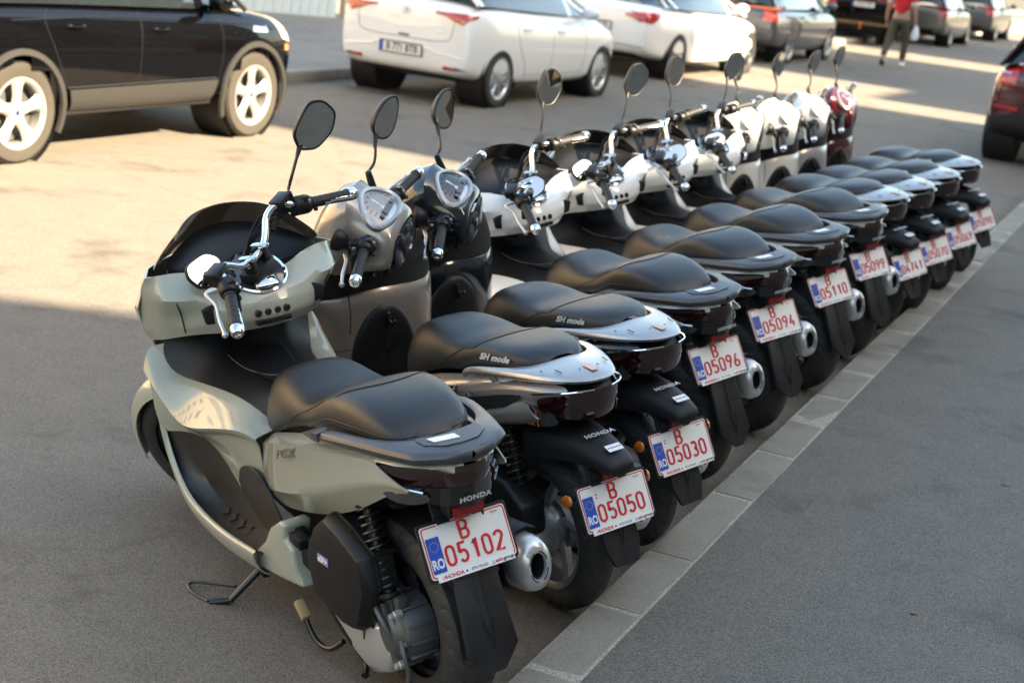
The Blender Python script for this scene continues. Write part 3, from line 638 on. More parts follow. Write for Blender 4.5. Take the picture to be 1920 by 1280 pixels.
    g = MB().tube(smooth_path([(1.005, .088, .674), (.92, .080, .661), (.83, .062, .663), (.77, .035, .670), (.755, 0, .672), (.77, -.035, .670), (.83, -.062, .663), (.92, -.080, .661), (1.005, -.088, .674)], 3), .0013, 5); obj('lid_highlight', g, INKG, tun)  # paler grey line painted in as the highlight round the fuel lid
    # --- front cowl
    co = [[(1.35, 0, .925), (1.25, .175, .935), (1.13, .262, .955), (1.040, .302, .955)],
          [(1.42, 0, .87), (1.33, .17, .875), (1.21, .258, .89), (1.06, .304, .925)],
          [(1.46, 0, .80), (1.39, .17, .79), (1.285, .272, .79), (1.12, .312, .84)],
          [(1.44, 0, .72), (1.38, .15, .70), (1.28, .245, .70), (1.165, .285, .755)],
          [(1.42, 0, .62), (1.37, .13, .62), (1.27, .225, .655), (1.175, .262, .715)]]
    cw = ring_sheet(co, 'front_cowl', P, T, sub=2, solid=.004, R_=(0, 2, 4), C_=(3, 2, 1), cw=.92)
    dash = [[(1.042, .300, .955), (1.075, .304, .915), (1.13, .296, .83), (1.165, .284, .755), (1.175, .262, .715)],
            [(1.01, .262, .962), (.985, .284, .895), (1.02, .268, .835), (1.05, .262, .785), (1.07, .255, .745)],
            [(.99, .215, .966), (.925, .228, .895), (.945, .205, .845), (.94, .205, .812), (.96, .205, .782)],
            [(.965, .155, .955), (.90, .155, .90), (.875, .15, .865), (.872, .145, .83), (.90, .14, .79)],
            [(.935, .10, .935), (.872, .10, .90), (.848, .095, .868), (.842, .09, .832), (.865, .085, .795)],
            [(.93, 0, .925), (.85, 0, .90), (.828, 0, .868), (.820, 0, .832), (.845, 0, .795)]]
    ring_sheet(dash, 'inner_cowl', P, T, sub=2, solid=.004, R_=(0, 1, 3), C_=(0, 1, 2, 3, 4), cw=.88)
    for s in (1, -1):
        obj('cowl_gap', MB().tube(smooth_path([(1.035, s*.235, .966), (.955, s*.248, .90), (.958, s*.236, .855), (.968, s*.228, .82), (.975, s*.222, .785)], 4), .0022, 5), INKB, cw)
        obj('cowl_pocket', MB().prism([(-.045, -.035), (.04, -.025), (.05, .02), (.0, .035), (-.045, .025)], lambda x, y, h: (.898-.05*(x) - h, s*(.150+x*.9), .852+y), -.004, .014), BLKM, cw, bev=.004)
    # console switches
    cbx = MB()
    for k in range(4): cbx.lathe([(.001, .010), (.010, .010), (.012, .004), (.012, 0)], (.834, .045-.03*k, .846), (-1, 0, .1), 12)
    cbx.box((.832, 0, .818), (.02, .11, .014)).box((.840, 0, .866), (.010, .10, .006)); obj('key_console', cbx, GLOSSB, cw, bev=.002)
    gp = MB().lathe([(.05, -.03), (.090, -.01), (.092, .004)], (.93, 0, .935), (-.45, 0, .9), 36); gg = obj('gauge_pod', gp, BLK, T); obj('gauge_ring', MB().lathe([(.092, .003), (.093, .009), (.088, .012), (.083, .007), (.083, .003)], (.93, 0, .935), (-.45, 0, .9), 44, cap=False), CHROME, gg)
    obj('gauge_face', MB().lathe([(.001, .006), (.082, .006)], (.93, 0, .935), (-.45, 0, .9), 36, cap=False), GAUGE, gg)
    gb = MB()
    for dx, dy, sx, sy in ((0, 0, .06, .03), (-.03, .045, .02, .012), (-.03, -.045, .02, .012)): gb.box(Vector((.93+dx*.9, dy, .943+dx*.45)), (sx*.6, sy, .003), Matrix.Rotation(R(-27), 3, 'Y'))
    obj('gauge_display', gb, LENSC, gg)
    obj('gauge_bezel', MB().box((.865, 0, .925), (.045, .072, .016), Matrix.Rotation(R(-25), 3, 'Y')), CHROME, gg, bev=.006)
    # black inner screen cowl
    ic = [[(1.20, 0, 1.035), (1.165, .10, 1.025), (1.11, .175, 1.0), (1.06, .235, .972)], [(1.13, 0, 1.02), (1.10, .09, 1.012), (1.06, .16, .992), (1.035, .225, .968)], [(1.07, 0, .955), (1.05, .09, .955), (1.03, .15, .958), (1.01, .205, .964)], [(.99, 0, .935), (.98, .08, .938), (.975, .14, .95), (.985, .19, .962)]]
    ring_sheet(ic, 'screen_cowl', BLK, T, sub=2, solid=.003)
    sc = [[(1.04, .272, .962), (1.14, .245, .955), (1.25, .17, .94), (1.33, .08, .93), (1.35, 0, .928)],
          [(1.045, .245, 1.00), (1.12, .215, 1.005), (1.21, .15, 1.00), (1.265, .075, 1.0), (1.28, 0, 1.0)],
          [(1.055, .205, 1.035), (1.10, .175, 1.05), (1.15, .125, 1.068), (1.18, .06, 1.078), (1.19, 0, 1.08)],
          [(1.062, .190, 1.05), (1.09, .162, 1.07), (1.13, .115, 1.09), (1.155, .055, 1.098), (1.16, 0, 1.102)]]
    ring_sheet(sc, 'windscreen', SMOKE, T, sub=2, solid=.003)
    # headset
    bars(T, 'pcx', st)
    fdr = front_wheel(T, st, 'pcx'); fdr.data = fdr.data.copy() if False else fdr.data
    fdr.data.materials[0] = P
    mirror(T, (.715, .155, .955), (.77, .150, 1.005), (.90, .165, .985), (-.77, -.14, .58), 'pcx', 1, 0, wd=.132, ht=.092, tilt=20)
    mirror(T, (.876, -.224, 1.052), (.865, -.275, 1.135), (.823, -.39, 1.215), (-.80, .50, -.10), 'pcx', -1, st, wd=.172, ht=.122, tilt=42)
    obj('wheel_well', MB().box((1.20, 0, .55), (.12, .30, .42)).box((1.12, 0, .78), (.10, .40, .10)), BLKM, T, bev=.02)
    obj('frame_tube', MB().box((.62, 0, .40), (.9, .17, .26)).box((.08, 0, .64), (.30, .20, .12)), BLKM, T, bev=.02)
    return T
def exhaust(T, pcx):
    a, b, z = (-.07, -.205, .385) if pcx else (-.03, -.17, .325)
    r = [(.046, 0), (.066, -.06), (.070, -.16), (.070, -.33), (.05, -.40)]
    ax = Vector((1, .06, -.14)).normalized(); ex = Vector((0, 1, 0)); ez = ax.cross(ex)*-1; c0 = Vector((a-.19, b, z+.03))
    k_ = .88 if pcx else .92
    def sec(r1, r2, h):
        r1 *= k_; r2 *= k_; return [c0+ax*h+ex*(r1*math.cos(2*PI*k/32))+Vector((.14, 0, 1)).normalized()*(r2*math.sin(2*PI*k/32)) for k in range(32)]
    can = MB().grid([sec(.050, .066, .045), sec(.060, .080, .055), sec(.062, .084, .16), sec(.062, .084, .34), sec(.04, .05, .44)], cv=True); o = obj('muffler', can, BLKMET, T)
    cap = MB().grid([sec(.060, .086, .10), sec(.064, .090, .08), sec(.062, .088, .04), sec(.052, .076, .012), sec(.034, .052, 0), sec(.027, .0425, .002), sec(.0265, .0415, .014)], cv=True); obj('muffler_end_cap', cap, SILV, o, ang=50)
    hole = MB().grid([sec(.0262, .0412, .012), sec(.024, .039, .11), sec(.001, .001, .112)], cv=True); hole.lathe([(.001, -.0015), (.009, -.0015), (.009, .004)], c0+ax*.012+Vector((0, 0, -.055)), -ax, 12); obj('tail_pipe', hole, BLKM, o)
    slots = MB()
    for k in range(4):
        pts = []
        for j in range(6): t = 2*PI*(k/4)+.2+j*.2; pts.append(c0+ax*(.0015)+ex*(.0275*math.cos(t))+Vector((.14, 0, 1)).normalized()*(.042*math.sin(t)))
        slots.tube(pts, .0022, 5)
    obj('cap_slot', slots, INKB, o)
    gd = MB()
    rows = []
    for h in (.05, .14, .26, .36):
        rows.append([c0+ax*h+ex*(.074*math.cos(t))+Vector((.14, 0, 1)).normalized()*(.098*math.sin(t)) for t in [R(-35+k*22) for k in range(8)]])
    obj('heat_guard', MB().grid(rows), BLKM, o, solid=.004, bev=.001)
    obj('header_pipe', MB().tube(smooth_path([c0+ax*.42, c0+ax*.5+Vector((0, .02, -.02)), c0+ax*.6+Vector((0, .08, -.03)), (.62, -.03, .2)]), .016, 12), ALUD, o)
# ------------------------------------------------------------------ rounder step-through scooter
def make_sh(mw, st, num, P, label, group, marks=0, sticker=True):
    T = empty('scooter', mw, label, 'scooter', group)
    sec = [(.675, .066, .575, .600, 0), (.668, .098, .560, .680, 0), (.63, .120, .565, .745, 0), (.57, .136, .600, .785, 0), (.49, .148, .640, .800, .1), (.40, .152, .680, .804, .2), (.34, .152, .700, .795, .4),
           (.285, .154, .715, .802, .6), (.235, .154, .728, .818, .9), (.185, .153, .742, .833, 1), (.135, .148, .756, .841, 1), (.075, .138, .770, .847, .9), (.020, .120, .780, .849, .7), (-.025, .094, .790, .843, .4), (-.048, .062, .804, .832, .2)]
    rs_ = seat_mesh(sec); seat = obj('seat', MB().grid(rs_), VINYL, T, sub=2, cr=[[r[3] for r in rs_[7:14]], [r[9] for r in rs_[7:14]]], cw=.25)
    seat_lines(seat, [(.43, .668), (.41, .684), (.352, .727), (.265, .786)], [(.205, .138), (.187, .09), (.183, .04), (.182, 0)], [(.30, .708), (.276, .723), (.23, .750), (.157, .780), (.06, .797), (-.01, .805)], .006)
    for s in (1, -1):
        ex = Vector((-s*1, 0, s*.16 if s > 0 else -.16)); 
        obj('seat_lettering', onplane(text('SH mode', .026, .0010, 1.15, .35, 1.05, .0006), (.095, s*.1425, .808), (-s*1, -.22*1, s*.12) if s > 0 else (1, -.22, -.12), (0, -.25*s, 1)), BADGEW, seat)
    # painted tail body
    for s_ in (1, -1):
        rows = [[(.64, .10, .545), (.625, .135, .52), (.61, .155, .46), (.59, .150, .38), (.57, .13, .31)],
                [(.55, .130, .600), (.53, .168, .575), (.52, .178, .51), (.50, .165, .43), (.47, .14, .37)],
                [(.42, .145, .662), (.40, .188, .635), (.39, .195, .58), (.37, .180, .51), (.34, .15, .46)],
                [(.27, .150, .708), (.25, .192, .690), (.24, .198, .650), (.22, .182, .60), (.18, .155, .555)],
                [(.14, .148, .740), (.12, .180, .728), (.11, .185, .70), (.08, .172, .665), (.03, .150, .628)],
                [(.02, .142, .768), (.0, .165, .757), (-.01, .165, .735), (-.035, .158, .708), (-.07, .142, .680)],
                [(-.09, .120, .786), (-.11, .135, .776), (-.115, .138, .764), (-.125, .134, .752), (-.135, .126, .744)],
                [(-.175, .080, .792), (-.19, .088, .782), (-.192, .09, .776), (-.195, .088, .770), (-.198, .084, .764)]]
        rows = [[(a, s_*y, z) for a, y, z in r] for r in rows]
        obj('rear_side_panel', MB().grid(rows), P, T, sub=2, solid=.004)
        tr = MB().grid([[(a, s_*y, z) for a, y, z in r] for r in
                        [[(.10, .176, .655), (.09, .186, .640), (.07, .172, .620), (.05, .15, .616)], [(.0, .166, .700), (-.01, .176, .676), (-.03, .165, .650), (-.05, .14, .645)], [(-.08, .150, .735), (-.09, .156, .715), (-.12, .148, .690), (-.13, .13, .685)]]])
        obj('tail_trim', tr, RAILS if P is P_BRONZE else P, T, sub=1, solid=.004)
        obj('dark_inlay', MB().grid([[(a, s_*y, z) for a, y, z in r] for r in [[(.22, .203, .655), (.21, .203, .637)], [(.12, .192, .690), (.10, .192, .660)], [(.03, .173, .722), (.01, .175, .690)], [(-.05, .152, .744), (-.055, .156, .735)]]]), BLK, T, solid=.002)
        obj('model_badge', onplane(text('SH', .036, .0022, 1.7, .5, 1, .0015), (.245, s_*.2055, .672), (-s_*1, 0, s_*.34) if s_ > 0 else (1, 0, -.34), (.3, 0, 1)), BADGE, T)
        obj('mode_badge', onplane(text('mode', .022, .0008, 1.2, .2, 1.1, .0015), (.155, s_*.2045, .690), (-s_*1, -.10, s_*.34) if s_ > 0 else (1, -.10, -.34), (.3, 0, 1)), BADGE, T)
    out = [(.20, .186), (.17, .196), (.10, .196), (.0, .172), (-.10, .135), (-.17, .100), (-.220, .062), (-.240, .025), (-.242, 0)]
    inn = [(.195, .182), (.17, .176), (.10, .166), (.04, .148), (-.01, .122), (-.038, .088), (-.050, .05), (-.055, .02), (-.055, 0)]
    zz = [.742, .764, .784, .796, .806, .814, .820, .824, .825]; rows = []
    for (oa, ob), (ia, ib), z in zip(out, inn, zz):
        rows.append([(ia, ib, z-.014), (ia, ib, z+.002), (lerp(ia, oa, .5), lerp(ib, ob, .5), z+.008), (lerp(ia, oa, .9), lerp(ib, ob, .9), z+.004), (oa, ob, z-.006), (oa+.01, ob-.008, z-.020), (ia, ib, z-.022)])
    rail = obj('grab_rail', MB().grid(rows, cv=True).mir(), RAILS, T, sub=2, weld=2e-4, cr=lines(rows, (), (3, 4, 5, 1)), cw=.6)
    rd = MB()
    for s in (1, -1):
        rd.tube([(.08, s*.170, .775), (.07, s*.155, .745)], .010, 8).tube([(-.02, s*.145, .79), (-.03, s*.130, .765)], .005, 8).tube([(-.13, s*.095, .805), (-.135, s*.09, .780)], .005, 8)
    obj('rail_bracket', rd, RAILS, rail)
    sl_ = MB()
    for s in (1, -1):
        sl_.tube([(-.128, s*.085, .8275), (-.155, s*.082, .826)], .0016, 6).tube([(-.10, s*.118, .823), (-.106, s*.113, .8215)], .0014, 6).tube([(-.17, s*.03, .8335), (-.176, s*.034, .832)], .0014, 6)
    obj('rail_slot', sl_, INKB, rail)
    obj('rail_inlay', MB().grid([[(-.155, .012, .8345), (-.155, -.012, .8345)], [(-.205, .010, .834), (-.205, -.014, .834)]]), mat_copper(), rail, solid=.001)
    obj('tail_cover', MB().grid([[(.05, .13, .765), (.05, 0, .765)], [(-.10, .11, .782), (-.10, 0, .785)], [(-.185, .075, .785), (-.20, 0, .788)], [(-.205, .07, .745), (-.225, 0, .745)], [(-.17, .09, .690), (-.20, 0, .680)], [(-.08, .12, .655), (-.10, 0, .640)], [(.04, .13, .60), (0, 0, .59)]]).mir(), BLK, T, sub=1, weld=2e-4)
    TL = [((-.105, .142, .748), (-.115, .136, .712)), ((-.155, .122, .762), (-.155, .118, .702)), ((-.195, .088, .772), (-.19, .085, .696)), ((-.220, .045, .778), (-.21, .045, .690)), ((-.228, 0, .780), (-.218, 0, .688))]
    rows = [[a, tuple(lerp(a[k], b[k], .5)-(.010 if k == 0 else 0) for k in range(3)), b] for a, b in TL]
    tl = obj('tail_lamp', MB().grid(rows).mir(), LENSR, T, sub=1, weld=2e-4, solid=.003)
    for s in (1, -1):
        obj('indicator_lens', MB().grid([[(a, s*y, z) for a, y, z in r] for r in [[(-.015, .160, .688), (-.01, .150, .655)], [(-.07, .153, .712), (-.075, .145, .655)], [(-.125, .134, .735), (-.13, .128, .665)], [(-.17, .112, .70), (-.175, .10, .672)]]]), LENSC, tl, solid=.003, sub=1)
        rb = MB()
        for k in range(5): rb.tube([(-.03-.02*k, s*(.156-.003*k), .690+.006*k), (-.04-.02*k, s*(.150-.003*k), .664)], .0016, 5)
        obj('lens_rib', rb, LENSO if s > 0 else CHROME, tl)
        obj('light_guide', MB().tube(smooth_path([(-.10, s*.146, .758), (-.16, s*.124, .774), (-.21, s*.083, .784), (-.24, s*.03, .79)], 4), .0032, 6), CHROME, tl)
    # rear fender tongue with lettering
    hg = [[(.02, .0, .655), (.02, .06, .640), (.02, .105, .600), (.0, .105, .52)], [(-.10, .0, .660), (-.10, .055, .650), (-.10, .090, .605), (-.12, .090, .55)], [(-.22, .0, .640), (-.22, .052, .632), (-.225, .072, .602), (-.22, .07, .570)],
          [(-.31, .0, .612), (-.31, .042, .606), (-.31, .055, .585), (-.30, .052, .562)], [(-.345, .0, .590), (-.342, .035, .586), (-.335, .045, .572), (-.32, .042, .555)], [(-.335, 0, .556), (-.33, .028, .556), (-.325, .034, .556), (-.31, .03, .556)]]
    ff = ring_sheet(hg, 'rear_fender', BLKM, T, sub=2, solid=.004)
    obj('maker_lettering', onplane(text('HONDA', .021, .0007, 1.25, 0, 1.1, .0005), (-.225, 0, .6435), (0, -1, 0), (1, 0, .28)), BADGEW, ff)
    if sticker: obj('barcode_sticker', MB().ngon([(-.278, .026, .6285), (-.278, -.026, .6285), (-.305, -.026, .6205), (-.305, .026, .6205)]), STICK, ff, solid=.0006)
    if sticker: obj('sticker_print', MB().box((-.2915, 0, .6252), (.0035, .046, .0006), Matrix.Rotation(R(-16), 3, 'Y')), INKG, ff)
    flap(T, .060, .066, (-.235, .56), (-.362, .285), tip=.045)
    plate(T, (-.301, 0, .459), 26.5, num, marks)
    obj('rear_reflector', MB().box((-.288, -.0, .545), (.010, .075, .028), Matrix.Rotation(R(20), 3, 'Y')), REFR, T, bev=.002)
    obj('plate_carrier', MB().grid([[(-.16, .055, .60), (-.16, -.055, .60)], [(-.262, .055, .54), (-.262, -.055, .54)], [(-.285, .045, .46), (-.285, -.045, .46)]]), BLKM, T, solid=.01, bev=.002)
    for s in (1, -1):
        rf = obj('side_reflector', MB().lathe([(.001, .009), (.012, .008), (.0175, .004), (.0185, 0)], (-.262, s*.145, .485), (-.35, s*.94, .1), 22), LENSO, T)
        obj('reflector_stem', MB().tube([(-.255, s*.135, .483), (-.262, s*.06, .47)], .006, 8), BLK, rf)
    # wheel, engine
    ax = (.0, 0, .262)
    rw = obj('rear_wheel', rim_mb(ax, .192, .085, 5, .55, .034, .058), ALU, T); obj('tyre', wheel_tyre(ax, .265, .108), RUB, rw)
    obj('brake_drum', MB().lathe([(.03, -.05), (.075, -.045), (.085, -.03), (.085, 0)], ax, (0, 1, 0), 28), ALUD, rw)
    fdm = MB().lathe([(.02, .15), (.05, .145), (.064, .125), (.080, .12), (.086, .10), (.088, .05)], (-.01, 0, .262), (0, 1, 0), 28)
    for k in range(6): a = 2*PI*k/6; fdm.lathe([(.006, .115), (.0075, .116), (.0075, .132), (.004, .134)], (-.01+.076*math.cos(a), 0, .262+.076*math.sin(a)), (0, 1, 0), 8)
    fdm.box((-.03, .125, .23), (.1, .03, .016)).box((-.02, .11, .335), (.05, .03, .07)); obj('final_drive', fdm, ALU, T, bev=.003)
    fy = lambda x, z, h: (x, h, z)
    obj('air_cleaner_box', MB().prism([(.24, .38), (.16, .46), (.0, .455), (-.09, .40), (-.10, .31), (-.04, .275), (.20, .29)], fy, .09, .185), BLK, T, bev=.02, seg=4)
    obj('transmission_cover', MB().prism([(.36, .33), (.30, .20), (.14, .13), (.0, .12), (-.08, .19), (-.07, .27), (.1, .31)], fy, .05, .155), ALU, T, bev=.018, seg=4)
    obj('engine_block', MB().box((.30, 0, .24), (.30, .17, .16)).box((.42, 0, .30), (.16, .14, .12)), ALUD, T, bev=.01)
    for s in (1, -1): shock(T, (.07, s*.125, .64), (-.03, s*.125, .36), 10, .026)
    obj('swing_arm', MB().box((-.0, -.11, .29), (.20, .02, .05)).lathe([(.01, 0), (.03, 0), (.03, .03), (.01, .03)], (0, -.13, .262), (0, 1, 0), 20), ALU, T, bev=.004)
    exhaust(T, pcx=False)
    ss = MB().tube([(.60, .10, .15), (.70, .265, .045)], [.012, .010], 10).box((.70, .275, .042), (.07, .028, .012)); obj('side_stand', ss, BLKMET, T, bev=.002)
    obj('centre_stand', MB().tube([(.28, .12, .12), (.05, .16, .08)], .011, 8).tube([(.28, -.12, .12), (.05, -.16, .08)], .011, 8).tube([(.14, .14, .1), (.14, -.14, .1)], .009, 8), BLKMET, T)
    # flat floor, leg shield
    fl = [[(1.02, 0, .30), (1.02, .21, .30), (1.01, .235, .27)], [(.95, 0, .272), (.95, .225, .272), (.94, .25, .24)], [(.78, 0, .27), (.78, .225, .27), (.78, .25, .24)], [(.62, 0, .275), (.62, .19, .275), (.61, .22, .24)]]
    ring_sheet(fl, 'floorboard', BLK, T, sub=1, solid=.01)
    obj('under_cover', MB().prism([(1.05, .24), (1.0, .17), (.5, .15), (.42, .2), (.5, .25), (.95, .25)], lambda x, z, h: (x, h, z), -.215, .215), P, T, bev=.02)
    obj('seat_front_panel', MB().grid([[(.655, .0, .60), (.65, .09, .59), (.62, .135, .55)], [(.66, 0, .45), (.655, .09, .45), (.62, .142, .44)], [(.67, 0, .28), (.66, .09, .28), (.61, .15, .28)]]).mir(), BLK, T, sub=1, solid=.006, weld=2e-4)
    sh = [[(.99, 0, .765), (1.005, .10, .755), (1.05, .20, .735), (1.085, .252, .755)], [(.975, 0, .745), (.99, .11, .735), (1.04, .218, .72), (1.088, .258, .735)], [(.97, 0, .68), (.985, .12, .68), (1.045, .225, .68), (1.09, .262, .67)],
          [(.975, 0, .52), (.985, .12, .52), (1.04, .215, .52), (1.085, .25, .51)], [(.99, 0, .38), (.995, .12, .38), (1.03, .20, .38), (1.07, .232, .37)], [(1.01, 0, .28), (1.01, .11, .28), (1.02, .19, .28), (1.04, .215, .27)]]
    ins = ring_sheet(sh, 'inner_leg_shield', P, T, sub=2, solid=.004)
    obj('shield_gap', MB().tube(smooth_path([(.996, .128, .80), (.990, .122, .70), (.985, .13, .62)], 4), .002, 5).tube([(.992, .13, .56), (1.03, .205, .555), (1.062, .235, .55)], .002, 5), INKB, ins)
    sf = [[(1.12, 0, .90), (1.11, .12, .90), (1.06, .207, .902)], [(1.19, 0, .80), (1.17, .15, .80), (1.075, .247, .792)], [(1.22, 0, .66), (1.19, .16, .66), (1.09, .264, .67)], [(1.21, 0, .50), (1.18, .14, .50), (1.085, .252, .51)], [(1.15, 0, .36), (1.13, .13, .36), (1.07, .234, .37)]]
    ring_sheet(sf, 'front_shield', P, T, sub=2, solid=.004)
    ov = MB(); rows = []
    for sc_, dp in ((1.0, -.002), (.98, -.016), (.9, -.024), (.5, -.030), (.05, -.032)):
        row = []
        for k in range(28):
            t = 2*PI*k/28; yy = .128*math.cos(t)*(1-.12*math.sin(t)); zz_ = .175*math.sin(t)
            row.append((.985+dp+.9*yy*yy*(1 if sc_ > .6 else .4), yy*sc_, .535+zz_*sc_))
        rows.append(row)
    gb = obj('glove_box_door', MB().grid(rows, cv=True), BLK, T, sub=1)
    obj('bag_hook', MB().box((.945, 0, .655), (.012, .014, .055)).tube(smooth_path([(.945, 0, .655), (.915, 0, .648), (.905, 0, .665)]), .005, 8), GLOSSB, gb, bev=.002)
    nk = MB().grid([[(1.0, .0, .925), (1.01, .10, .925), (1.045, .18, .92), (1.07, .21, .90)], [(.985, 0, .86), (.995, .11, .86), (1.05, .205, .86), (1.08, .245, .82)], [(.985, 0, .765), (1.0, .12, .755), (1.05, .215, .735), (1.085, .256, .75)]]).mir()
    obj('key_console', nk, BLKM, T, sub=1, solid=.004, weld=2e-4)
    kb = MB()
    for k in range(5): kb.lathe([(.001, .012), (.009, .012), (.011, .004), (.011, 0)], (.985, .06-.03*k, .84-(.025 if k % 2 else 0)), (-1, 0, .1), 12)
    obj('ignition_switch', kb, GLOSSB, T)
    # headset
    f = steer_fn(st)
    bars(T, 'sh', st)
    hd = [[(.985, 0, 1.158), (.985, .05, 1.156), (.985, .092, 1.138), (.99, .110, 1.08), (.99, .135, 1.02), (.985, .15, .965), (.985, .15, .925)],
          [(1.04, 0, 1.152), (1.045, .06, 1.145), (1.05, .105, 1.115), (1.05, .125, 1.05), (1.05, .150, 1.0), (1.05, .158, .95), (1.04, .15, .915)],
          [(1.11, 0, 1.095), (1.11, .05, 1.085), (1.11, .09, 1.06), (1.11, .12, 1.02), (1.11, .14, .975), (1.105, .145, .935), (1.09, .135, .905)],
          [(1.165, 0, 1.02), (1.165, .05, 1.015), (1.16, .08, .995), (1.155, .105, .97), (1.15, .115, .945), (1.14, .115, .92), (1.12, .10, .90)],
          [(1.18, 0, .95), (1.18, .03, .95), (1.175, .05, .94), (1.17, .06, .93), (1.165, .065, .92), (1.155, .06, .91), (1.14, .05, .90)]]
    b = MB().grid(hd); b.mir(); hs_ = obj('headset_cover', b.xf(f), P, T, sub=2, solid=.004, weld=2e-4)
    rr_ = [[(.985, 0, 1.158), (.985, .05, 1.156), (.985, .092, 1.138), (.99, .110, 1.08), (.99, .135, 1.02), (.985, .15, .965), (.985, .15, .925)],
           [(.965, 0, 1.142), (.963, .04, 1.138), (.958, .072, 1.116), (.945, .108, 1.065), (.935, .132, 1.0), (.94, .145, .95), (.945, .145, .925)],
           [(.905, 0, 1.095), (.90, .05, 1.088), (.885, .085, 1.058), (.87, .112, 1.025), (.875, .128, .985), (.885, .140, .945), (.89, .14, .925)],
           [(.852, 0, 1.035), (.85, .055, 1.035), (.848, .088, 1.028), (.848, .108, 1.005), (.855, .120, .97), (.86, .13, .94), (.865, .13, .925)],
           [(.845, 0, 1.005), (.845, .05, 1.005), (.846, .085, 1.0), (.848, .10, .985), (.858, .112, .955), (.868, .118, .93), (.875, .118, .92)]]
    b = MB().grid(rr_); b.mir(); obj('headset_rear_cover', b.xf(f), P, T, sub=2, solid=.004, weld=2e-4)
    ap = [[(.836, 0, 1.008), (.838, .055, 1.004), (.846, .092, .985)], [(.838, 0, .965), (.842, .06, .96), (.856, .108, .945)], [(.856, 0, .900), (.858, .06, .895), (.868, .112, .895)]]
    b = MB().grid(ap).mir(); obj('headset_apron', b.xf(f), GLOSSB, T, sub=1, solid=.004, weld=2e-4)
    n = Vector((-.66, 0, .80)).normalized(); ex = Vector((0, -1, 0)); ey = n.cross(ex)*1.0
    cc = Vector((.908, 0, 1.090))
    def tear(sc_, h, wx=.098, wy=.070):
        P_ = []
        for k in range(36):
            t = 2*PI*k/36; y = math.sin(t); x = math.cos(t)*(1-.30*y)
            P_.append(cc+ex*x*wx*sc_+ey*y*wy*sc_+n*(h-.16*abs(x)**2*.09))
        return P_
    bz = obj('instrument_bezel', MB().grid([tear(1.06, -.006), tear(1.05, .008), tear(.98, .013), tear(.86, .011), tear(.82, .002)], cv=True).xf(f), RAILS if P is not P_WHITE else P_WHITE, T)
    obj('gauge_face', MB().grid([tear(.83, .003), tear(.4, .004), tear(.01, .004)], cv=True).xf(f), GAUGEW, bz)
    dl = MB()
    for k in range(9):
        t = R(200-27*k); p0 = cc+ex*.060*math.cos(t)+ey*(.006+.042*math.sin(t))+n*.0065; dl.tube([p0, cc+ex*.052*math.cos(t)+ey*(.006+.036*math.sin(t))+n*.0065], .0016, 4)
    m3 = Matrix((ex, ey, n)).transposed()
    dl.box(cc+ex*0+ey*-.030+n*.005, (.055, .022, .003), m3).box(cc+ex*-.045+ey*-.03+n*.005, (.016, .016, .003), m3).box(cc+ex*.045+ey*-.03+n*.005, (.016, .016, .003), m3)
    obj('dial_marks', dl.xf(f), INKG, bz)
    fdr = front_wheel(T, st, 'sh'); fdr.data.materials[0] = P
    obj('head_lamp', MB().ell((1.165, 0, .96), (.03, .07, .04)).xf(f), LENSC, T)
    mirror(T, (.985, -.138, 1.105), (.975, -.19, 1.15), (.955, -.325, 1.235), (-.90, .40, -.10), 'sh', -1, st, wd=.165, ht=.112, tilt=45)
    mirror(T, (.815, .195, .93), (.83, .20, .975), (.875, .222, 1.0), (.75, .60, .35), 'sh', 1, 0, tilt=25, wd=.115, ht=.075)
    obj('frame_tube', MB().box((.38, 0, .45), (.5, .17, .26)).box((.12, 0, .66), (.34, .18, .10)), BLKM, T, bev=.02)
    obj('steering_column', MB().tube([(1.0, 0, .90), (1.22, 0, .45)], .045, 12).box((1.12, 0, .6), (.10, .22, .5)), BLKM, T)
    return T
_cop = []
def mat_copper():
    if not _cop: _cop.append(mat('pale_copper_film', (.62, .42, .32), .35, .4))
    return _cop[0]
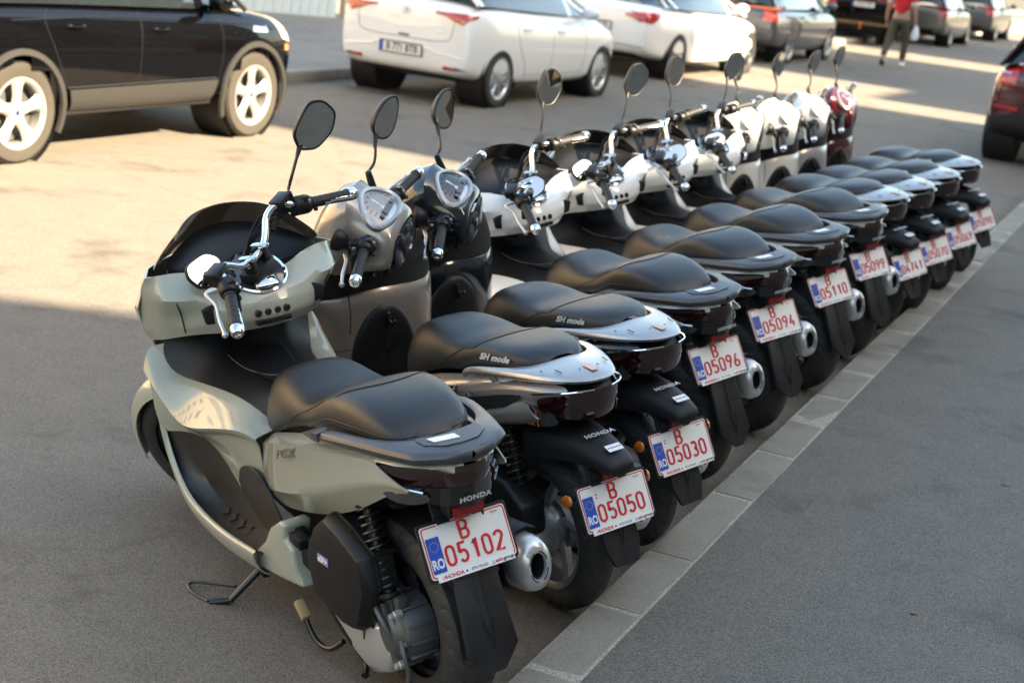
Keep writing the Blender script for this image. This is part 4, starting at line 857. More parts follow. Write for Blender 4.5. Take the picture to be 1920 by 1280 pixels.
# ------------------------------------------------------------------ surfaces of the street
def ground_mat(name, c0, c1, grain, patch=.5, crack=False, speck=.5, rough=.85, dirt=None):
    m = bpy.data.materials.new(name); m.use_nodes = True; n = m.node_tree; b = n.nodes['Principled BSDF']; L = n.links.new
    tc = n.nodes.new('ShaderNodeTexCoord')
    def noise(sc, det=4, rg=.55):
        o = n.nodes.new('ShaderNodeTexNoise'); o.inputs['Scale'].default_value = sc; o.inputs['Detail'].default_value = det; o.inputs['Roughness'].default_value = rg; L(tc.outputs['Object'], o.inputs['Vector']); return o
    def mix(a, bb, f, mode='MIX'):
        o = n.nodes.new('ShaderNodeMix'); o.data_type = 'RGBA'; o.blend_type = mode
        for k, v in ((6, a), (7, bb)):
            if isinstance(v, tuple): o.inputs[k].default_value = (*v, 1)
            else: L(v, o.inputs[k])
        if isinstance(f, float): o.inputs[0].default_value = f
        else: L(f, o.inputs[0])
        return o.outputs[2]
    def ramp(src, a, bb, c=(0, 0, 0), d=(1, 1, 1)):
        o = n.nodes.new('ShaderNodeValToRGB'); o.color_ramp.elements[0].position = a; o.color_ramp.elements[1].position = bb; o.color_ramp.elements[0].color = (*c, 1); o.color_ramp.elements[1].color = (*d, 1); L(src, o.inputs[0]); return o.outputs[0]
    big = noise(.55, 5); mid = noise(5, 5, .65); fine = noise(grain, 2, .6)
    base = mix(c0, c1, ramp(big.outputs[0], .35, .68))
    base = mix(base, mix(c0, (c1[0]*1.15, c1[1]*1.15, c1[2]*1.15), ramp(mid.outputs[0], .3, .7)), patch)
    vo = n.nodes.new('ShaderNodeTexVoronoi'); vo.inputs['Scale'].default_value = grain*1.6; L(tc.outputs['Object'], vo.inputs['Vector'])
    sh = n.nodes.new('ShaderNodeSeparateColor'); L(vo.outputs['Color'], sh.inputs[0])
    base = mix(base, mix((c0[0]*.35, c0[1]*.35, c0[2]*.35), (min(1, c1[0]*2.6), min(1, c1[1]*2.6), min(1, c1[2]*2.5)), ramp(sh.outputs[0], .15, .93)), speck)
    st = noise(1.6, 4, .6); base = mix(base, (c0[0]*.45, c0[1]*.42, c0[2]*.40), ramp(st.outputs[0], .56, .76, (0, 0, 0), (.8, .8, .8)))
    if crack:
        v2 = n.nodes.new('ShaderNodeTexVoronoi'); v2.feature = 'DISTANCE_TO_EDGE'; v2.inputs['Scale'].default_value = .32
        wv = noise(1.1, 5); mp = n.nodes.new('ShaderNodeVectorMath'); mp.operation = 'MULTIPLY_ADD'; mp.inputs[1].default_value = (.9, .9, 0); L(wv.outputs['Color'], mp.inputs[0]); L(tc.outputs['Object'], mp.inputs[2]); L(mp.outputs[0], v2.inputs['Vector'])
        base = mix(base, (c0[0]*.45, c0[1]*.4, c0[2]*.35), ramp(v2.outputs['Distance'], .0, .008, (.22, .22, .22), (0, 0, 0)))
    if dirt:
        # grit and leaf dust gathered in the gutter along the kerb
        k0, kn, wd_ = dirt; dt = n.nodes.new('ShaderNodeVectorMath'); dt.operation = 'DOT_PRODUCT'; sb = n.nodes.new('ShaderNodeVectorMath'); sb.operation = 'SUBTRACT'; sb.inputs[1].default_value = k0
        L(tc.outputs['Object'], sb.inputs[0]); L(sb.outputs[0], dt.inputs[0]); dt.inputs[1].default_value = kn
        ns = noise(3.5, 5, .65); ad = n.nodes.new('ShaderNodeMath'); ad.operation = 'MULTIPLY_ADD'; L(ns.outputs[0], ad.inputs[0]); ad.inputs[1].default_value = wd_*1.6; L(dt.outputs['Value'], ad.inputs[2])
        base = mix(base, (c0[0]*.55, c0[1]*.50, c0[2]*.45), ramp(ad.outputs[0], -wd_*.25, wd_*.9, (0, 0, 0), (.6, .6, .6)))
    L(base, b.inputs['Base Color']); b.inputs['Roughness'].default_value = rough
    bp = n.nodes.new('ShaderNodeBump'); bp.inputs['Strength'].default_value = .9; bp.inputs['Distance'].default_value = .004
    L(fine.outputs[0], bp.inputs['Height']); bp2 = n.nodes.new('ShaderNodeBump'); bp2.inputs['Strength'].default_value = .7; bp2.inputs['Distance'].default_value = .004
    L(sh.outputs[0], bp2.inputs['Height']); L(bp.outputs[0], bp2.inputs['Normal']); L(bp2.outputs[0], b.inputs['Normal'])
    return m
ASPH = ground_mat('worn_asphalt', (.118, .100, .081), (.160, .139, .114), 190, .6, True, .36, dirt=((.144, 3.892, 0), (.9218, -.3877, 0), .22))
PAVE = ground_mat('dark_pavement_asphalt', (.102, .090, .075), (.140, .126, .107), 190, .7, False, .42)
SIDE = ground_mat('grey_sidewalk', (.13, .13, .12), (.17, .17, .16), 60, .5, False, .2)
KERB = ground_mat('kerb_concrete', (.215, .20, .165), (.275, .257, .212), 220, .6, False, .16)
MORT = ground_mat('pale_mortar', (.29, .27, .215), (.37, .345, .28), 150, .4, False, .3)
U = Vector((.43, .903, 0)).normalized(); N = Vector((U.y, -U.x, 0))      # along the street, across it (to the right)
def P2(s, t, z=0): return U*s+N*t+Vector((0, 0, z))
# kerb line from measured joints (outer edge = pavement side)
K0 = Vector((.289, 3.831, 0)); KD = Vector((1.774-.289, 7.36-3.831, 0)).normalized(); KN = Vector((KD.y, -KD.x, 0))
def KP(s, t, z=0): return K0+KD*s+KN*t+Vector((0, 0, z))
struct('road', MB().grid([[(-150, -120, 0), (170, -120, 0)], [(-150, 330, 0), (170, 330, 0)]]), ASPH)
struct('pavement', MB().grid([[KP(-30, .0, .066), KP(-30, 40, .066)], [KP(60, .0, .066), KP(60, 40, .066)]]), PAVE)
KW = .158
kb = struct('kerb', MB().prism([(-KW-.004, -.05), (0, -.05), (0, .0655), (-KW-.002, .064)], lambda t, z, h: KP(h, t, z), -6, 30), MORT)
js = [-4.4, -3.87, -3.34, -2.81, -2.28, -1.75, -1.22, -.62, 0, .500, .998, 1.695, 2.295, 2.815, 3.305, 3.830]
while js[-1] < 26: js.append(js[-1]+.53)
rng = random.Random(3)
for i in range(len(js)-1):
    g1 = .009+rng.uniform(0, .006); L0, L1 = js[i]+g1, js[i+1]-.009; h = .069+rng.uniform(-.004, .005); d = rng.uniform(-.005, .004); tl_ = rng.uniform(-.004, .004); rows = []; nseg = 16 if i < 20 else 4
    for k in range(nseg+1):
        q = lerp(L0, L1, k/nseg); e = .004 if k in (0, nseg) else 0; j_ = lambda a: rng.uniform(-a, a)*(1 if rng.random() < .75 else 2.6)
        zt = h+tl_*(k/nseg-.5)
        rows.append([KP(q, t, z) for t, z in ((-KW+d, .0), (-KW+d+j_(.0012), zt-.008+j_(.0015)), (-KW+d+.007+j_(.002), zt-e), (-KW*.5, zt+.001-e), (-.009+d+j_(.0022), zt-e), (-.002+d+j_(.0015), zt-.009+j_(.002)), (-.002+d, .0))])
    kx = MB().grid(rows); kx.f.append(tuple(range(7))[::-1]); kx.f.append(tuple(nseg*7+a for a in range(7)))
    obj('kerb_stone', kx, KERB, kb)
# far-left sidewalk with kerb
FK = Vector((-2.765, 16.82, 0)); FD = U; FN = N
def FP(s, t, z=0): return FK+U*s+N*t+Vector((0, 0, z))
struct('sidewalk', MB().prism([(-9, -.05), (-.16, -.05), (-.16, .12), (-9, .12)], lambda t, z, h: FP(h, t, z), -40, 60), SIDE)
fk = struct('far_kerb', MB().prism([(-.158, -.05), (-.004, -.05), (-.004, .112), (-.158, .112)], lambda t, z, h: FP(h, t, z), -40, 60), MORT)
DRY = mat('dry_leaf_brown', (.28, .11, .035), .7)
rng = random.Random(11)
for i, (lx, ly) in enumerate(((2.02, 5.93), (1.35, 4.55))):
    a = rng.uniform(0, 6); e = Vector((math.cos(a), math.sin(a), 0)); f_ = Vector((-e.y, e.x, 0))
    o = obj('dry_leaf', MB().grid([[e*-.016, e*-.016+f_*.001], [e*-.005+f_*-.008+Vector((0, 0, .003)), e*-.005+f_*.008+Vector((0, 0, .002))], [e*.006+f_*-.007, e*.006+f_*.007+Vector((0, 0, .005))], [e*.017+Vector((0, 0, .004)), e*.017+f_*.001+Vector((0, 0, .004))]]), DRY, solid=.0008); o.location = (lx, ly, .0685)
    tag(o, ('small dry brown leaf lying out on the dark pavement', 'small dry brown leaf on the pavement close to the kerb')[i], 'leaf', 'dry leaves on the pavement')
proto = None
for i in range(-14, 22):
    if proto is None: proto = obj('kerb_stone', MB().prism([(-.155, 0), (0, 0), (0, .125), (-.155, .13)], lambda t, z, h: FP(h, t, z), .008, .992), KERB, fk, bev=.008); o = proto
    else: o = proto.copy(); C.objects.link(o); o.parent = fk
    o.location = U*i

# ------------------------------------------------------------------ cars
GLASS = mat('dark_car_glass', (.012, .016, .017), .04, coat=1)
TRIM = mat('grey_cladding', (.024, .023, .021), .55, bump=.3, bscale=200)
WALL_T = mat('car_tyre', (.022, .021, .02), .75, bump=.3, bscale=100)
RIMW = mat('bright_alloy', (.40, .39, .375), .35, .5, coat=.3)
RIMG = mat('grey_alloy', (.42, .43, .44), .3, .8)
RIMD = mat('dark_alloy', (.07, .07, .08), .35, .6)
C_WHITE = paint('white_car_paint', (.82, .82, .80)); C_BLACK = paint('black_car_paint', (.002, .002, .0025), 0, .3, .8, .0)
C_GREY = paint('grey_car_paint', (.10, .10, .105), .4, .3); C_MAROON = paint('maroon_car_paint', (.055, .005, .014), .2, .2); C_BEIGE = paint('beige_grey_car_paint', (.19, .17, .14), .5, .3)
LAMPR = mat('red_tail_glass', (.42, .012, .015), .08, coat=1); LAMPW = mat('headlamp_glass', (.75, .74, .66), .08, .2, coat=1)
LAMPO = mat('orange_lamp_glass', (.9, .28, .03), .1, coat=1)
BLUEC = mat('blue_centre_cap', (.01, .025, .12), .3)
def cwheel(parent, c, r, w, rimm, tyrem, side, spokes=5, cap=None, wheel='wheel'):
    """side=+1: outer face towards +y"""
    c = Vector(c); rr = r*.72; s = side
    t = MB().lathe([(rr-.02, -w/2), (rr+.01, -w/2), (r-.02, -w*.5), (r-.004, -w*.42), (r, -w*.2), (r, w*.2), (r-.004, w*.42), (r-.02, w*.5), (rr+.012, w*.5), (rr-.012, w*.46), (rr-.02, w*.2), (rr-.02, -w/2)], c, (0, s, 0), 44, cap=False)
    g = MB()
    for k in range(72):
        a = 2*PI*k/72; g.box(c+Vector((math.cos(a)*(r+.001), s*w*.36, math.sin(a)*(r+.001))), (.005, w*.16, .012), Matrix.Rotation(-a, 3, 'Y'))
    o = obj(wheel, MB().lathe([(rr-.035, -w*.3), (rr-.012, -w*.3), (rr-.014, w*.44), (rr-.001, w*.47), (rr-.001, w*.50), (rr-.02, w*.485), (rr-.035, w*.40), (rr-.035, -w*.3)], c, (0, s, 0), 44, cap=False), rimm, parent)
    obj('tyre', t.add(g), tyrem, o)
    sp = MB().lathe([(.001, w*.40), (.055, w*.40), (.075, w*.36), (.075, w*.2)], c, (0, s, 0), 20)
    for k in range(spokes):
        a = 2*PI*k/spokes+.3; rows = []
        for u, ww in ((0, .09), (.4, .075), (.75, .10), (1, .16)):
            d = Vector((math.cos(a), 0, math.sin(a))); q = Vector((-math.sin(a), 0, math.cos(a))); p = c+d*lerp(.05, rr-.02, u)+Vector((0, s*w*lerp(.40, .44, u), 0)); ww = ww*r/.34*(1 if spokes < 8 else .6)
            rows.append([p+q*ww/2-Vector((0, s*.02, 0)), p+q*ww*.3, p-q*ww*.3, p-q*ww/2-Vector((0, s*.02, 0)), p-Vector((0, s*.05, 0))])
        sp.grid(rows, cv=True)
    obj('spoke', sp, rimm, o)
    obj('brake_disc', MB().lathe([(.001, w*.05), (rr*.80, w*.05), (rr*.8, 0)], c, (0, s, 0), 28), ALUD, o)
    if cap: obj('centre_cap', MB().lathe([(.001, w*.415), (.018, w*.41), (.020, w*.39)], c, (0, s, 0), 16), cap, o)
    return o
def prj(bv, x, y, z, d):
    """first hit on the body from outside along direction d"""
    d = Vector(d).normalized(); p = Vector((x, y, z))-d*6
    h = bv.ray_cast(p, d)
    return (h[0], h[1]) if h[0] else (Vector((x, y, z)), -d)
def patch(bv, poly, d, name, m, parent, off=.006, n=5, thick=.010):
    """poly of (u,z); seen along d (+-y: u=x, +-x: u=y); laid on the body"""
    bm = bmesh.new(); side = abs(d[1]) > .5
    vs = [bm.verts.new((u, 0, z)) for u, z in poly]; bm.faces.new(vs); bmesh.ops.triangulate(bm, faces=bm.faces)
    for _ in range(n if n < 4 else 3): bmesh.ops.subdivide_edges(bm, edges=bm.edges, cuts=1, use_grid_fill=True)
    b = MB(); bm.verts.index_update()
    for v in bm.verts:
        u, z = v.co.x, v.co.z
        h, nn = prj(bv, u if side else 0, 0 if side else u, z, d); b.v.append(h-Vector(d)*off*.3+nn*off)
    b.f = [tuple(v.index for v in f.verts) for f in bm.faces]; bm.free()
    return obj(name, b, m, parent, solid=thick if True else 0, ang=50)
def strip(bv, pts, d, name, m, parent, r=.004, off=0):
    side = abs(d[1]) > .5; P = []
    for u, z in [(p.x, p.y) for p in smooth_path([(a, b, 0) for a, b in pts], 5)]:
        h, nn = prj(bv, u if side else 0, 0 if side else u, z, d); P.append(h+nn*off)
    return obj(name, MB().tube(P, r, 5), m, parent)
def car(mw, label, group, q):
    """q: dict. x=0 rear bumper, y left, z up; mw places the rear-right wheel contact"""
    T = empty(q.get('name', 'parked_car'), mw, label, q.get('cat', 'car'), group)
    L, W, H, r, xr, wb = q['L'], q['W']/2, q['H'], q['r'], q['xr'], q['wb']; xf = xr+wb
    off = Vector((-xr, W-.012, 0))
    def sh(b): return b.xf(lambda p: p+off)
    pm = q['paint']; rows = []
    for x, zl, zb, wf in q['st']:
        ws = W*wf; h = zb-zl
        half = [(0, zl), (.70*ws, zl), (.93*ws, zl+.02), (.975*ws, zl+.12*h), (ws, zl+.42*h), (ws*.995, zl+.66*h), (ws*.965, zl+.84*h), (ws*.90, zb-.035), (ws*.78, zb-.004), (ws*.4, zb+.012), (0, zb+.02)]
        rows.append([(x, y, z) for y, z in half]+[(x, -y, z) for y, z in half[-2:0:-1]])
    b = MB().grid(rows, cv=True); k = len(rows[0]); o = 0
    b.f.append(tuple(range(k))[::-1]); b.f.append(tuple((len(rows)-1)*k+i for i in range(k)))
    body = obj('body', sh(b), pm, T, sub=2); body.modifiers.new('t', 'TRIANGULATE'); bake(body)
    for wx in (xr, xf):
        cu = obj('cutter', sh(MB().lathe([(r+.052, -W-.2), (r+.052, W+.2)], (wx, 0, r+.0), (0, 1, 0), 48)), pm)
        md = body.modifiers.new('b', 'BOOLEAN'); md.object = cu; md.operation = 'DIFFERENCE'; md.solver = 'EXACT'
        bake(body); bpy.data.objects.remove(cu)
    # the middle of the cut is refilled by a black underbody
    obj('underbody', sh(MB().box((L/2, 0, .42), (L-.7, 2*W-.62, .36)).box((L/2, 0, q['st'][3][1]+.02), (wb-2*r-.16, 2*W-.14, .06))), BLKM, T)
    for wx in (xr, xf):
        for s in (1, -1): obj('wheel_arch_liner', sh(MB().lathe([(r+.050, s*(W-.035)), (r+.050, s*(W-.36)), (.02, s*(W-.36))], (wx, 0, r), (0, 1, 0), 40, cap=False)), BLKM, T)
    me = body.data; bm = bmesh.new(); bm.from_mesh(me)
    bad = [f for f in bm.faces for wx in (xr, xf) if abs(f.calc_center_median().y-(W-.012)) > .1 and all(math.hypot(v.co.x-(wx-xr), v.co.z-r) < r+.0535 for v in f.verts) and math.hypot(f.calc_center_median().x-(wx-xr), f.calc_center_median().z-r) < r+.046] if q.get('clear_arch') else []
    bmesh.ops.delete(bm, geom=bad, context='FACES'); bm.to_mesh(me); bv = BVHTree.FromBMesh(bm); bm.free()
    me.polygons.foreach_set('use_smooth', [True]*len(me.polygons)); me.set_sharp_from_angle(angle=R(45))
    ox = off
    def S_(pts): return [(u+ox.x, z) for u, z in pts]
    def Y_(pts): return [(u+ox.y, z) for u, z in pts]
    T['_'] = 0; del T['_']
    # greenhouse: glass block, roof, pillars
    g = q.get('gh')
    if g:
        rows = []
        for x, z0, z1, wf in g:      # x, base z, roof z, half width factor (roof)
            w0 = W*.90*q.get('bw', 1); w1 = W*wf; zt = z1
            rows.append([(x, w0*lerp(1, wf/.72, .0), z0), (x, lerp(w0, w1, .5), lerp(z0, zt, .52)), (x, w1+.02, zt-.05), (x, w1-.06, zt-.008), (x, w1*.5, zt+.006), (x, 0, zt+.012)])
        b = MB().grid(rows); b.mir(); gl = obj('window_glass', sh(b), GLASS, T, sub=1, weld=2e-4)
        rf = MB().grid([[tuple(Vector(p)+Vector((0, 0, .008))) for p in rr_[2:]] for rr_ in rows[2:-2]]); rf.mir(); obj('roof', sh(rf), q.get('roof', pm), T, sub=1, weld=2e-4)
        n_ = len(rows)
        for s in (1, -1):
            for ii in q.get('pillars', [1, n_-2]):
                a = rows[ii]; obj('roof_pillar', sh(MB().grid([[(p[0]-w_, s*(p[1]+.006), p[2]) for p in a[0:3]] for w_ in (-.05, .05)])), pm, T, solid=.008)
            top = [(rr_[2][0], s*(rr_[2][1]+.004), rr_[2][2]+.01) for rr_ in rows[1:-1]]
            obj('roof_rail', sh(MB().tube(smooth_path([rows[0][0][:1]+(s*rows[0][0][1], rows[0][0][2])]+top+[rows[-1][0][:1]+(s*rows[-1][0][1], rows[-1][0][2])], 3), .022, 6)), q.get('railm', pm), T)
    for wx, nm in ((xr, 'wheel'), (xf, 'wheel')):
        for s in (1, -1):
            cwheel(T, Vector((wx, s*(W-.012-.11), r))+off, r, .22, q['rim'], q['tyre'], s, q.get('spokes', 5), q.get('cap'), nm)
    for s in (1, -1):
        for xs in q['gaps']: strip(bv, S_(xs), (0, -s, 0), 'panel_gap', INKB, body, .0025)
        for hx, hz in q.get('handles', []):
            h, nn = prj(bv, hx+ox.x, 0, hz, (0, -s, 0))
            obj('door_handle', MB().tube(smooth_path([h+Vector((-.09, 0, 0)), h+Vector((-.06, s*.028, .002)), h+Vector((.06, s*.028, .002)), h+Vector((.09, 0, 0))], 4), .013, 8), q.get('hm', pm), T)
        mx, mz = q.get('mir', (xf-.75, 1.0))
        mo = obj('wing_mirror', sh(MB().ell((mx, s*(W+.06), mz+.05), (.075, .11, .075)).box((mx+.02, s*(W-.04), mz), (.05, .14, .03))), q.get('mirm', pm), T)
    return T, body, bv, S_, Y_
def euplate(parent, c, txt, ex, wd=.52):
    c = Vector(c); ex = Vector(ex).normalized(); ey = Vector((0, 0, 1)); n = ex.cross(ey)
    fn = lambda x, y, h: c+ex*x+ey*y+n*h
    o = obj('number_plate', MB().prism([(-wd/2, -.055), (wd/2, -.055), (wd/2, .055), (-wd/2, .055)], fn, 0, .008), PLW, parent)
    obj('euro_band', MB().prism([(-wd/2+.004, -.05), (-wd/2+.046, -.05), (-wd/2+.046, .05), (-wd/2+.004, .05)], fn, .008, .010), PLB, o)
    obj('registration_number', onplane(text(txt, .105, .002, .85), c+ex*.02+n*.0095, ex, ey), INKB, o)
    obj('plate_frame', MB().grid([[fn(-wd/2-.008, -.063, .004), fn(wd/2+.008, -.063, .004), fn(wd/2+.008, .063, .004), fn(-wd/2-.008, .063, .004)], [fn(-wd/2+.002, -.053, .012), fn(wd/2-.002, -.053, .012), fn(wd/2-.002, .053, .012), fn(-wd/2+.002, .053, .012)]], cv=True), BLK, o)
    return o
def carmw(rear_right, front_right):
    a = Vector((*rear_right, 0)); d = Vector((front_right[0]-rear_right[0], front_right[1]-rear_right[1], 0)).normalized()
    y = Vector((-d.y, d.x, 0)); m = Matrix((d, y, Vector((0, 0, 1)))).transposed().to_4x4(); m.translation = a; return m
# ------------------------------------------------------------------ the cars
def st_(L, zb_list): return zb_list
# black SUV
kx = dict(clear_arch=True, L=4.46, W=1.84, H=1.70, r=.347, xr=.98, wb=2.65, paint=C_BLACK, rim=RIMW, tyre=DUSTY, cap=BLUEC, spokes=5, railm=BLKM,
    st=[(0, .55, .98, .84), (.10, .42, 1.06, .93), (.5, .33, 1.10, .985), (1.0, .31, 1.10, 1), (1.9, .30, 1.08, 1), (2.9, .30, 1.05, 1), (3.45, .31, 1.05, 1), (3.9, .33, 1.01, .985), (4.18, .36, .94, .92), (4.36, .42, .84, .80), (4.46, .50, .72, .66)],
    gh=[(.28, 1.05, 1.20, .60), (.40, 1.08, 1.52, .66), (.8, 1.08, 1.66, .70), (1.6, 1.07, 1.695, .72), (2.4, 1.05, 1.67, .71), (2.95, 1.04, 1.52, .68), (3.55, 1.03, 1.10, .70)],
    gaps=[[(2.22, 1.02), (2.20, .8), (2.18, .36)], [(3.17, 1.0), (3.18, .7), (3.12, .36)], [(1.28, 1.04), (1.22, .95), (1.33, .7), (1.52, .36)]],
    handles=[(1.50, .93), (2.42, .90)], mir=(3.02, 1.06), mirm=C_BLACK)
T, body, bv, S_, Y_ = car(carmw((-3.503, 10.56), (-2.395, 12.887)), 'black SUV with bright five-spoke wheels and grey cladding, standing in the sun', 'cars along the far side', kx)
for s in (1, -1):
    patch(bv, S_([(1.50, .315), (3.08, .315), (3.12, .50), (1.44, .49)]), (0, -s, 0), 'door_cladding', TRIM, T, .012)
    strip(bv, S_([(1.44, .50), (2.3, .505), (3.12, .51)]), (0, -s, 0), 'panel_gap', INKB, body, .005)
    strip(bv, S_([(.9, .97), (1.8, .985), (2.6, .965), (3.4, .93), (3.9, .885)]), (0, -s, 0), 'shoulder_crease', C_BLACK, body, .010)
    for wx in (.98, 3.63):
        rows = []
        for k in range(25):
            a = R(lerp(-22, 202, k/24)); row = []
            for rr_ in (.390, .398, .438, .445):
                u, z = wx+rr_*math.cos(a), .347+rr_*math.sin(a)
                yy = .92*(.998-.10*max(0, z-.70)-.12*max(0, .42-z)); p = Vector((u-.98, .908+s*(yy+(.010 if .395 < rr_ < .44 else -.012)), z)); row.append(p)
            rows.append(row)
        obj('arch_cladding', MB().grid(rows), TRIM, T, solid=.006)
    patch(bv, S_([(3.58, .865), (3.80, .855), (3.79, .905), (3.60, .915)]), (0, -s, 0), 'side_vent', CHROME, T, .006)
    patch(bv, S_([(4.05, .80), (4.30, .74), (4.34, .82), (4.12, .955), (3.94, .975)]), (0, -s, 0), 'headlight', LAMPW, T, .006)
    patch(bv, S_([(4.12, .70), (4.2, .69), (4.2, .74), (4.12, .75)]), (0, -s, 0), 'side_marker', LAMPO, T, .004)
    patch(bv, S_([(.06, .85), (.40, .90), (.42, 1.0), (.12, 1.0)]), (0, -s, 0), 'tail_light', LAMPR, T, .004)
patch(bv, Y_([(-.5, .45), (.5, .45), (.55, .66), (-.55, .66)]), (-1, 0, 0), 'front_grille', BLKM, T, .004)
# white hatchback
ky = dict(L=4.035, W=1.734, H=1.474, r=.315, xr=.66, wb=2.57, paint=C_WHITE, rim=RIMG, tyre=WALL_T, spokes=8,
    st=[(0, .40, .93, .88), (.045, .33, 1.03, .93), (.20, .28, 1.08, .965), (.66, .23, 1.08, .99), (1.3, .20, 1.03, 1), (2.1, .19, 1.0, 1), (2.8, .20, .97, 1), (3.25, .22, .93, .985), (3.6, .24, .84, .94), (3.86, .28, .76, .84), (4.0, .34, .66, .72), (4.035, .42, .56, .60)],
    gh=[(.16, 1.07, 1.14, .60), (.22, 1.07, 1.30, .62), (.42, 1.06, 1.42, .64), (1.2, 1.02, 1.475, .66), (1.9, .99, 1.45, .66), (2.35, .97, 1.32, .64), (3.05, .95, 1.0, .66)],
    gaps=[[(1.86, .92), (1.86, .6), (1.82, .24)], [(2.72, .90), (2.74, .6), (2.66, .24)], [(1.02, .94), (.98, .85), (1.05, .65), (1.20, .45), (1.25, .24)], [(1.2, .335), (2.0, .325), (2.68, .33)]],
    handles=[(1.20, .83), (2.05, .80)], mir=(2.62, .96), mirm=C_WHITE)
T, body, bv, S_, Y_ = car(carmw((-.455, 16.933), (.742, 19.379)), 'white hatchback seen from behind with swept red tail lights, in the shade', 'cars along the far side', ky)
for s in (1, -1):
    # tail lights wrap from the hatch to the flank
    patch(bv, Y_([(s*.36, .965), (s*.36, .945), (s*.56, .928), (s*.69, .86), (s*.79, .945), (s*.70, .975)]), (1, 0, 0), 'tail_light', LAMPR, T, .007)
    patch(bv, S_([(.06, .962), (.06, .92), (.17, .945), (.15, .962)]), (0, -s, 0), 'tail_light', LAMPR, T, .007)
    patch(bv, Y_([(s*.65, .905), (s*.69, .872), (s*.725, .905)]), (1, 0, 0), 'indicator_lamp', LAMPO, T, .014)
    patch(bv, Y_([(s*.50, .385), (s*.62, .385), (s*.62, .415), (s*.51, .420)]), (1, 0, 0), 'fog_reflector', LAMPR, T, .008)
    patch(bv, Y_([(s*.62, .385), (s*.76, .400), (s*.66, .425), (s*.62, .418)]), (1, 0, 0), 'reflector_surround', INKG, T, .007)
    patch(bv, S_([(3.55, .66), (3.9, .60), (3.88, .70), (3.6, .80)]), (0, -s, 0), 'headlight', LAMPW, T, .004)
patch(bv, Y_([(-.56, .225), (.56, .225), (.62, .265), (.50, .325), (-.50, .325), (-.62, .265)]), (1, 0, 0), 'rear_diffuser', BLKM, T, .006)
strip(bv, Y_([(-.60, .98), (-.58, .80), (-.5, .675), (0, .66), (.5, .675), (.58, .80), (.60, .98)]), (1, 0, 0), 'hatch_gap', INKG, body, .004)
strip(bv, Y_([(-.80, .50), (-.4, .545), (-.3, .575), (.3, .575), (.4, .545), (.80, .50)]), (1, 0, 0), 'bumper_crease', C_WHITE, body, .010)
h, nn = prj(bv, 0, Y_([(0, 0)])[0][0], .54, (1, 0, 0)); euplate(T, h+Vector((-.012, .02, 0)), 'B 771 BTB', (0, -1, 0))
h, nn = prj(bv, 0, Y_([(0, 0)])[0][0], .93, (1, 0, 0)); e = MB().tube([h+Vector((-.004, .055*math.cos(a), .032*math.sin(a))) for a in [2*PI*k/20 for k in range(20)]], .004, 6, closed=True); e.add(onplane(text('H', .05, .003, 1.2, .35), h+Vector((-.006, 0, 0)), (0, -1, 0), (0, 0, 1))); obj('maker_emblem', e, CHROME, T)
h, nn = prj(bv, 0, Y_([(0, 0)])[0][0], .685, (1, 0, 0)); obj('hatch_handle', MB().box(h+Vector((-.004, 0, 0)), (.012, .13, .02)), INKG, T)
h, nn = prj(bv, 0, Y_([(-.44, 0)])[0][0], .76, (1, 0, 0)); obj('trim_badge', onplane(text('i20', .06, .001), h+Vector((-.006, 0, 0)), (0, -1, 0), (0, 0, 1)), CHROME, T)
obj('window_line', MB().tube([(-.3, -.02, .965)]*2, .001, 3), BLK, T) if False else None
# white saloon
kt = dict(L=4.69, W=1.85, H=1.443, r=.335, xr=.98, wb=2.875, paint=C_WHITE, rim=RIMD, tyre=WALL_T, spokes=5,
    st=[(0, .46, .90, .78), (.06, .36, 1.0, .88), (.30, .28, 1.03, .95), (.98, .22, 1.0, .99), (1.7, .19, .96, 1), (2.6, .18, .93, 1), (3.4, .19, .90, 1), (3.85, .21, .86, .99), (4.25, .24, .78, .94), (4.55, .30, .68, .80), (4.69, .42, .56, .60)],
    gh=[(.55, 1.0, 1.06, .50), (.9, 1.0, 1.22, .56), (1.4, .98, 1.37, .60), (2.0, .96, 1.43, .62), (2.5, .94, 1.41, .62), (3.0, .92, 1.25, .60), (3.7, .90, .96, .62)],
    gaps=[[(2.18, .92), (2.16, .6), (2.12, .24)], [(3.22, .88), (3.24, .6), (3.14, .24)], [(1.36, .95), (1.30, .8), (1.48, .45), (1.55, .24)]],
    handles=[(1.55, .82), (2.45, .79)], mir=(3.1, .98), mirm=C_WHITE, roof=GLASS)
T, body, bv, S_, Y_ = car(carmw((1.88, 22.72), (1.88+.455, 22.72+.89)), 'white saloon with dark wheels, its rear in shade and its front in the sun', 'cars along the far side', kt)
for s in (1, -1):
    patch(bv, Y_([(s*.45, .90), (s*.46, .865), (s*.70, .80), (s*.80, .84), (s*.82, .92)]), (1, 0, 0), 'tail_light', LAMPR, T, .006)
    patch(bv, S_([(.02, .80), (.12, .78), (.38, .90), (.32, .935), (.03, .93)]), (0, -s, 0), 'tail_light', LAMPR, T, .006)
    patch(bv, S_([(4.1, .64), (4.5, .60), (4.46, .68), (4.15, .77)]), (0, -s, 0), 'headlight', LAMPW, T, .004)
patch(bv, Y_([(-.6, .25), (.6, .25), (.7, .30), (.6, .36), (-.6, .36), (-.7, .30)]), (1, 0, 0), 'rear_diffuser', BLKM, T, .006)
strip(bv, Y_([(-.75, .45), (-.3, .47), (.3, .47), (.75, .45)]), (1, 0, 0), 'bumper_slot', INKG, body, .008)
h, nn = prj(bv, 0, Y_([(0, 0)])[0][0], .70, (1, 0, 0)); euplate(T, h+Vector((-.014, 0, 0)), 'B 204 RTE', (0, -1, 0))
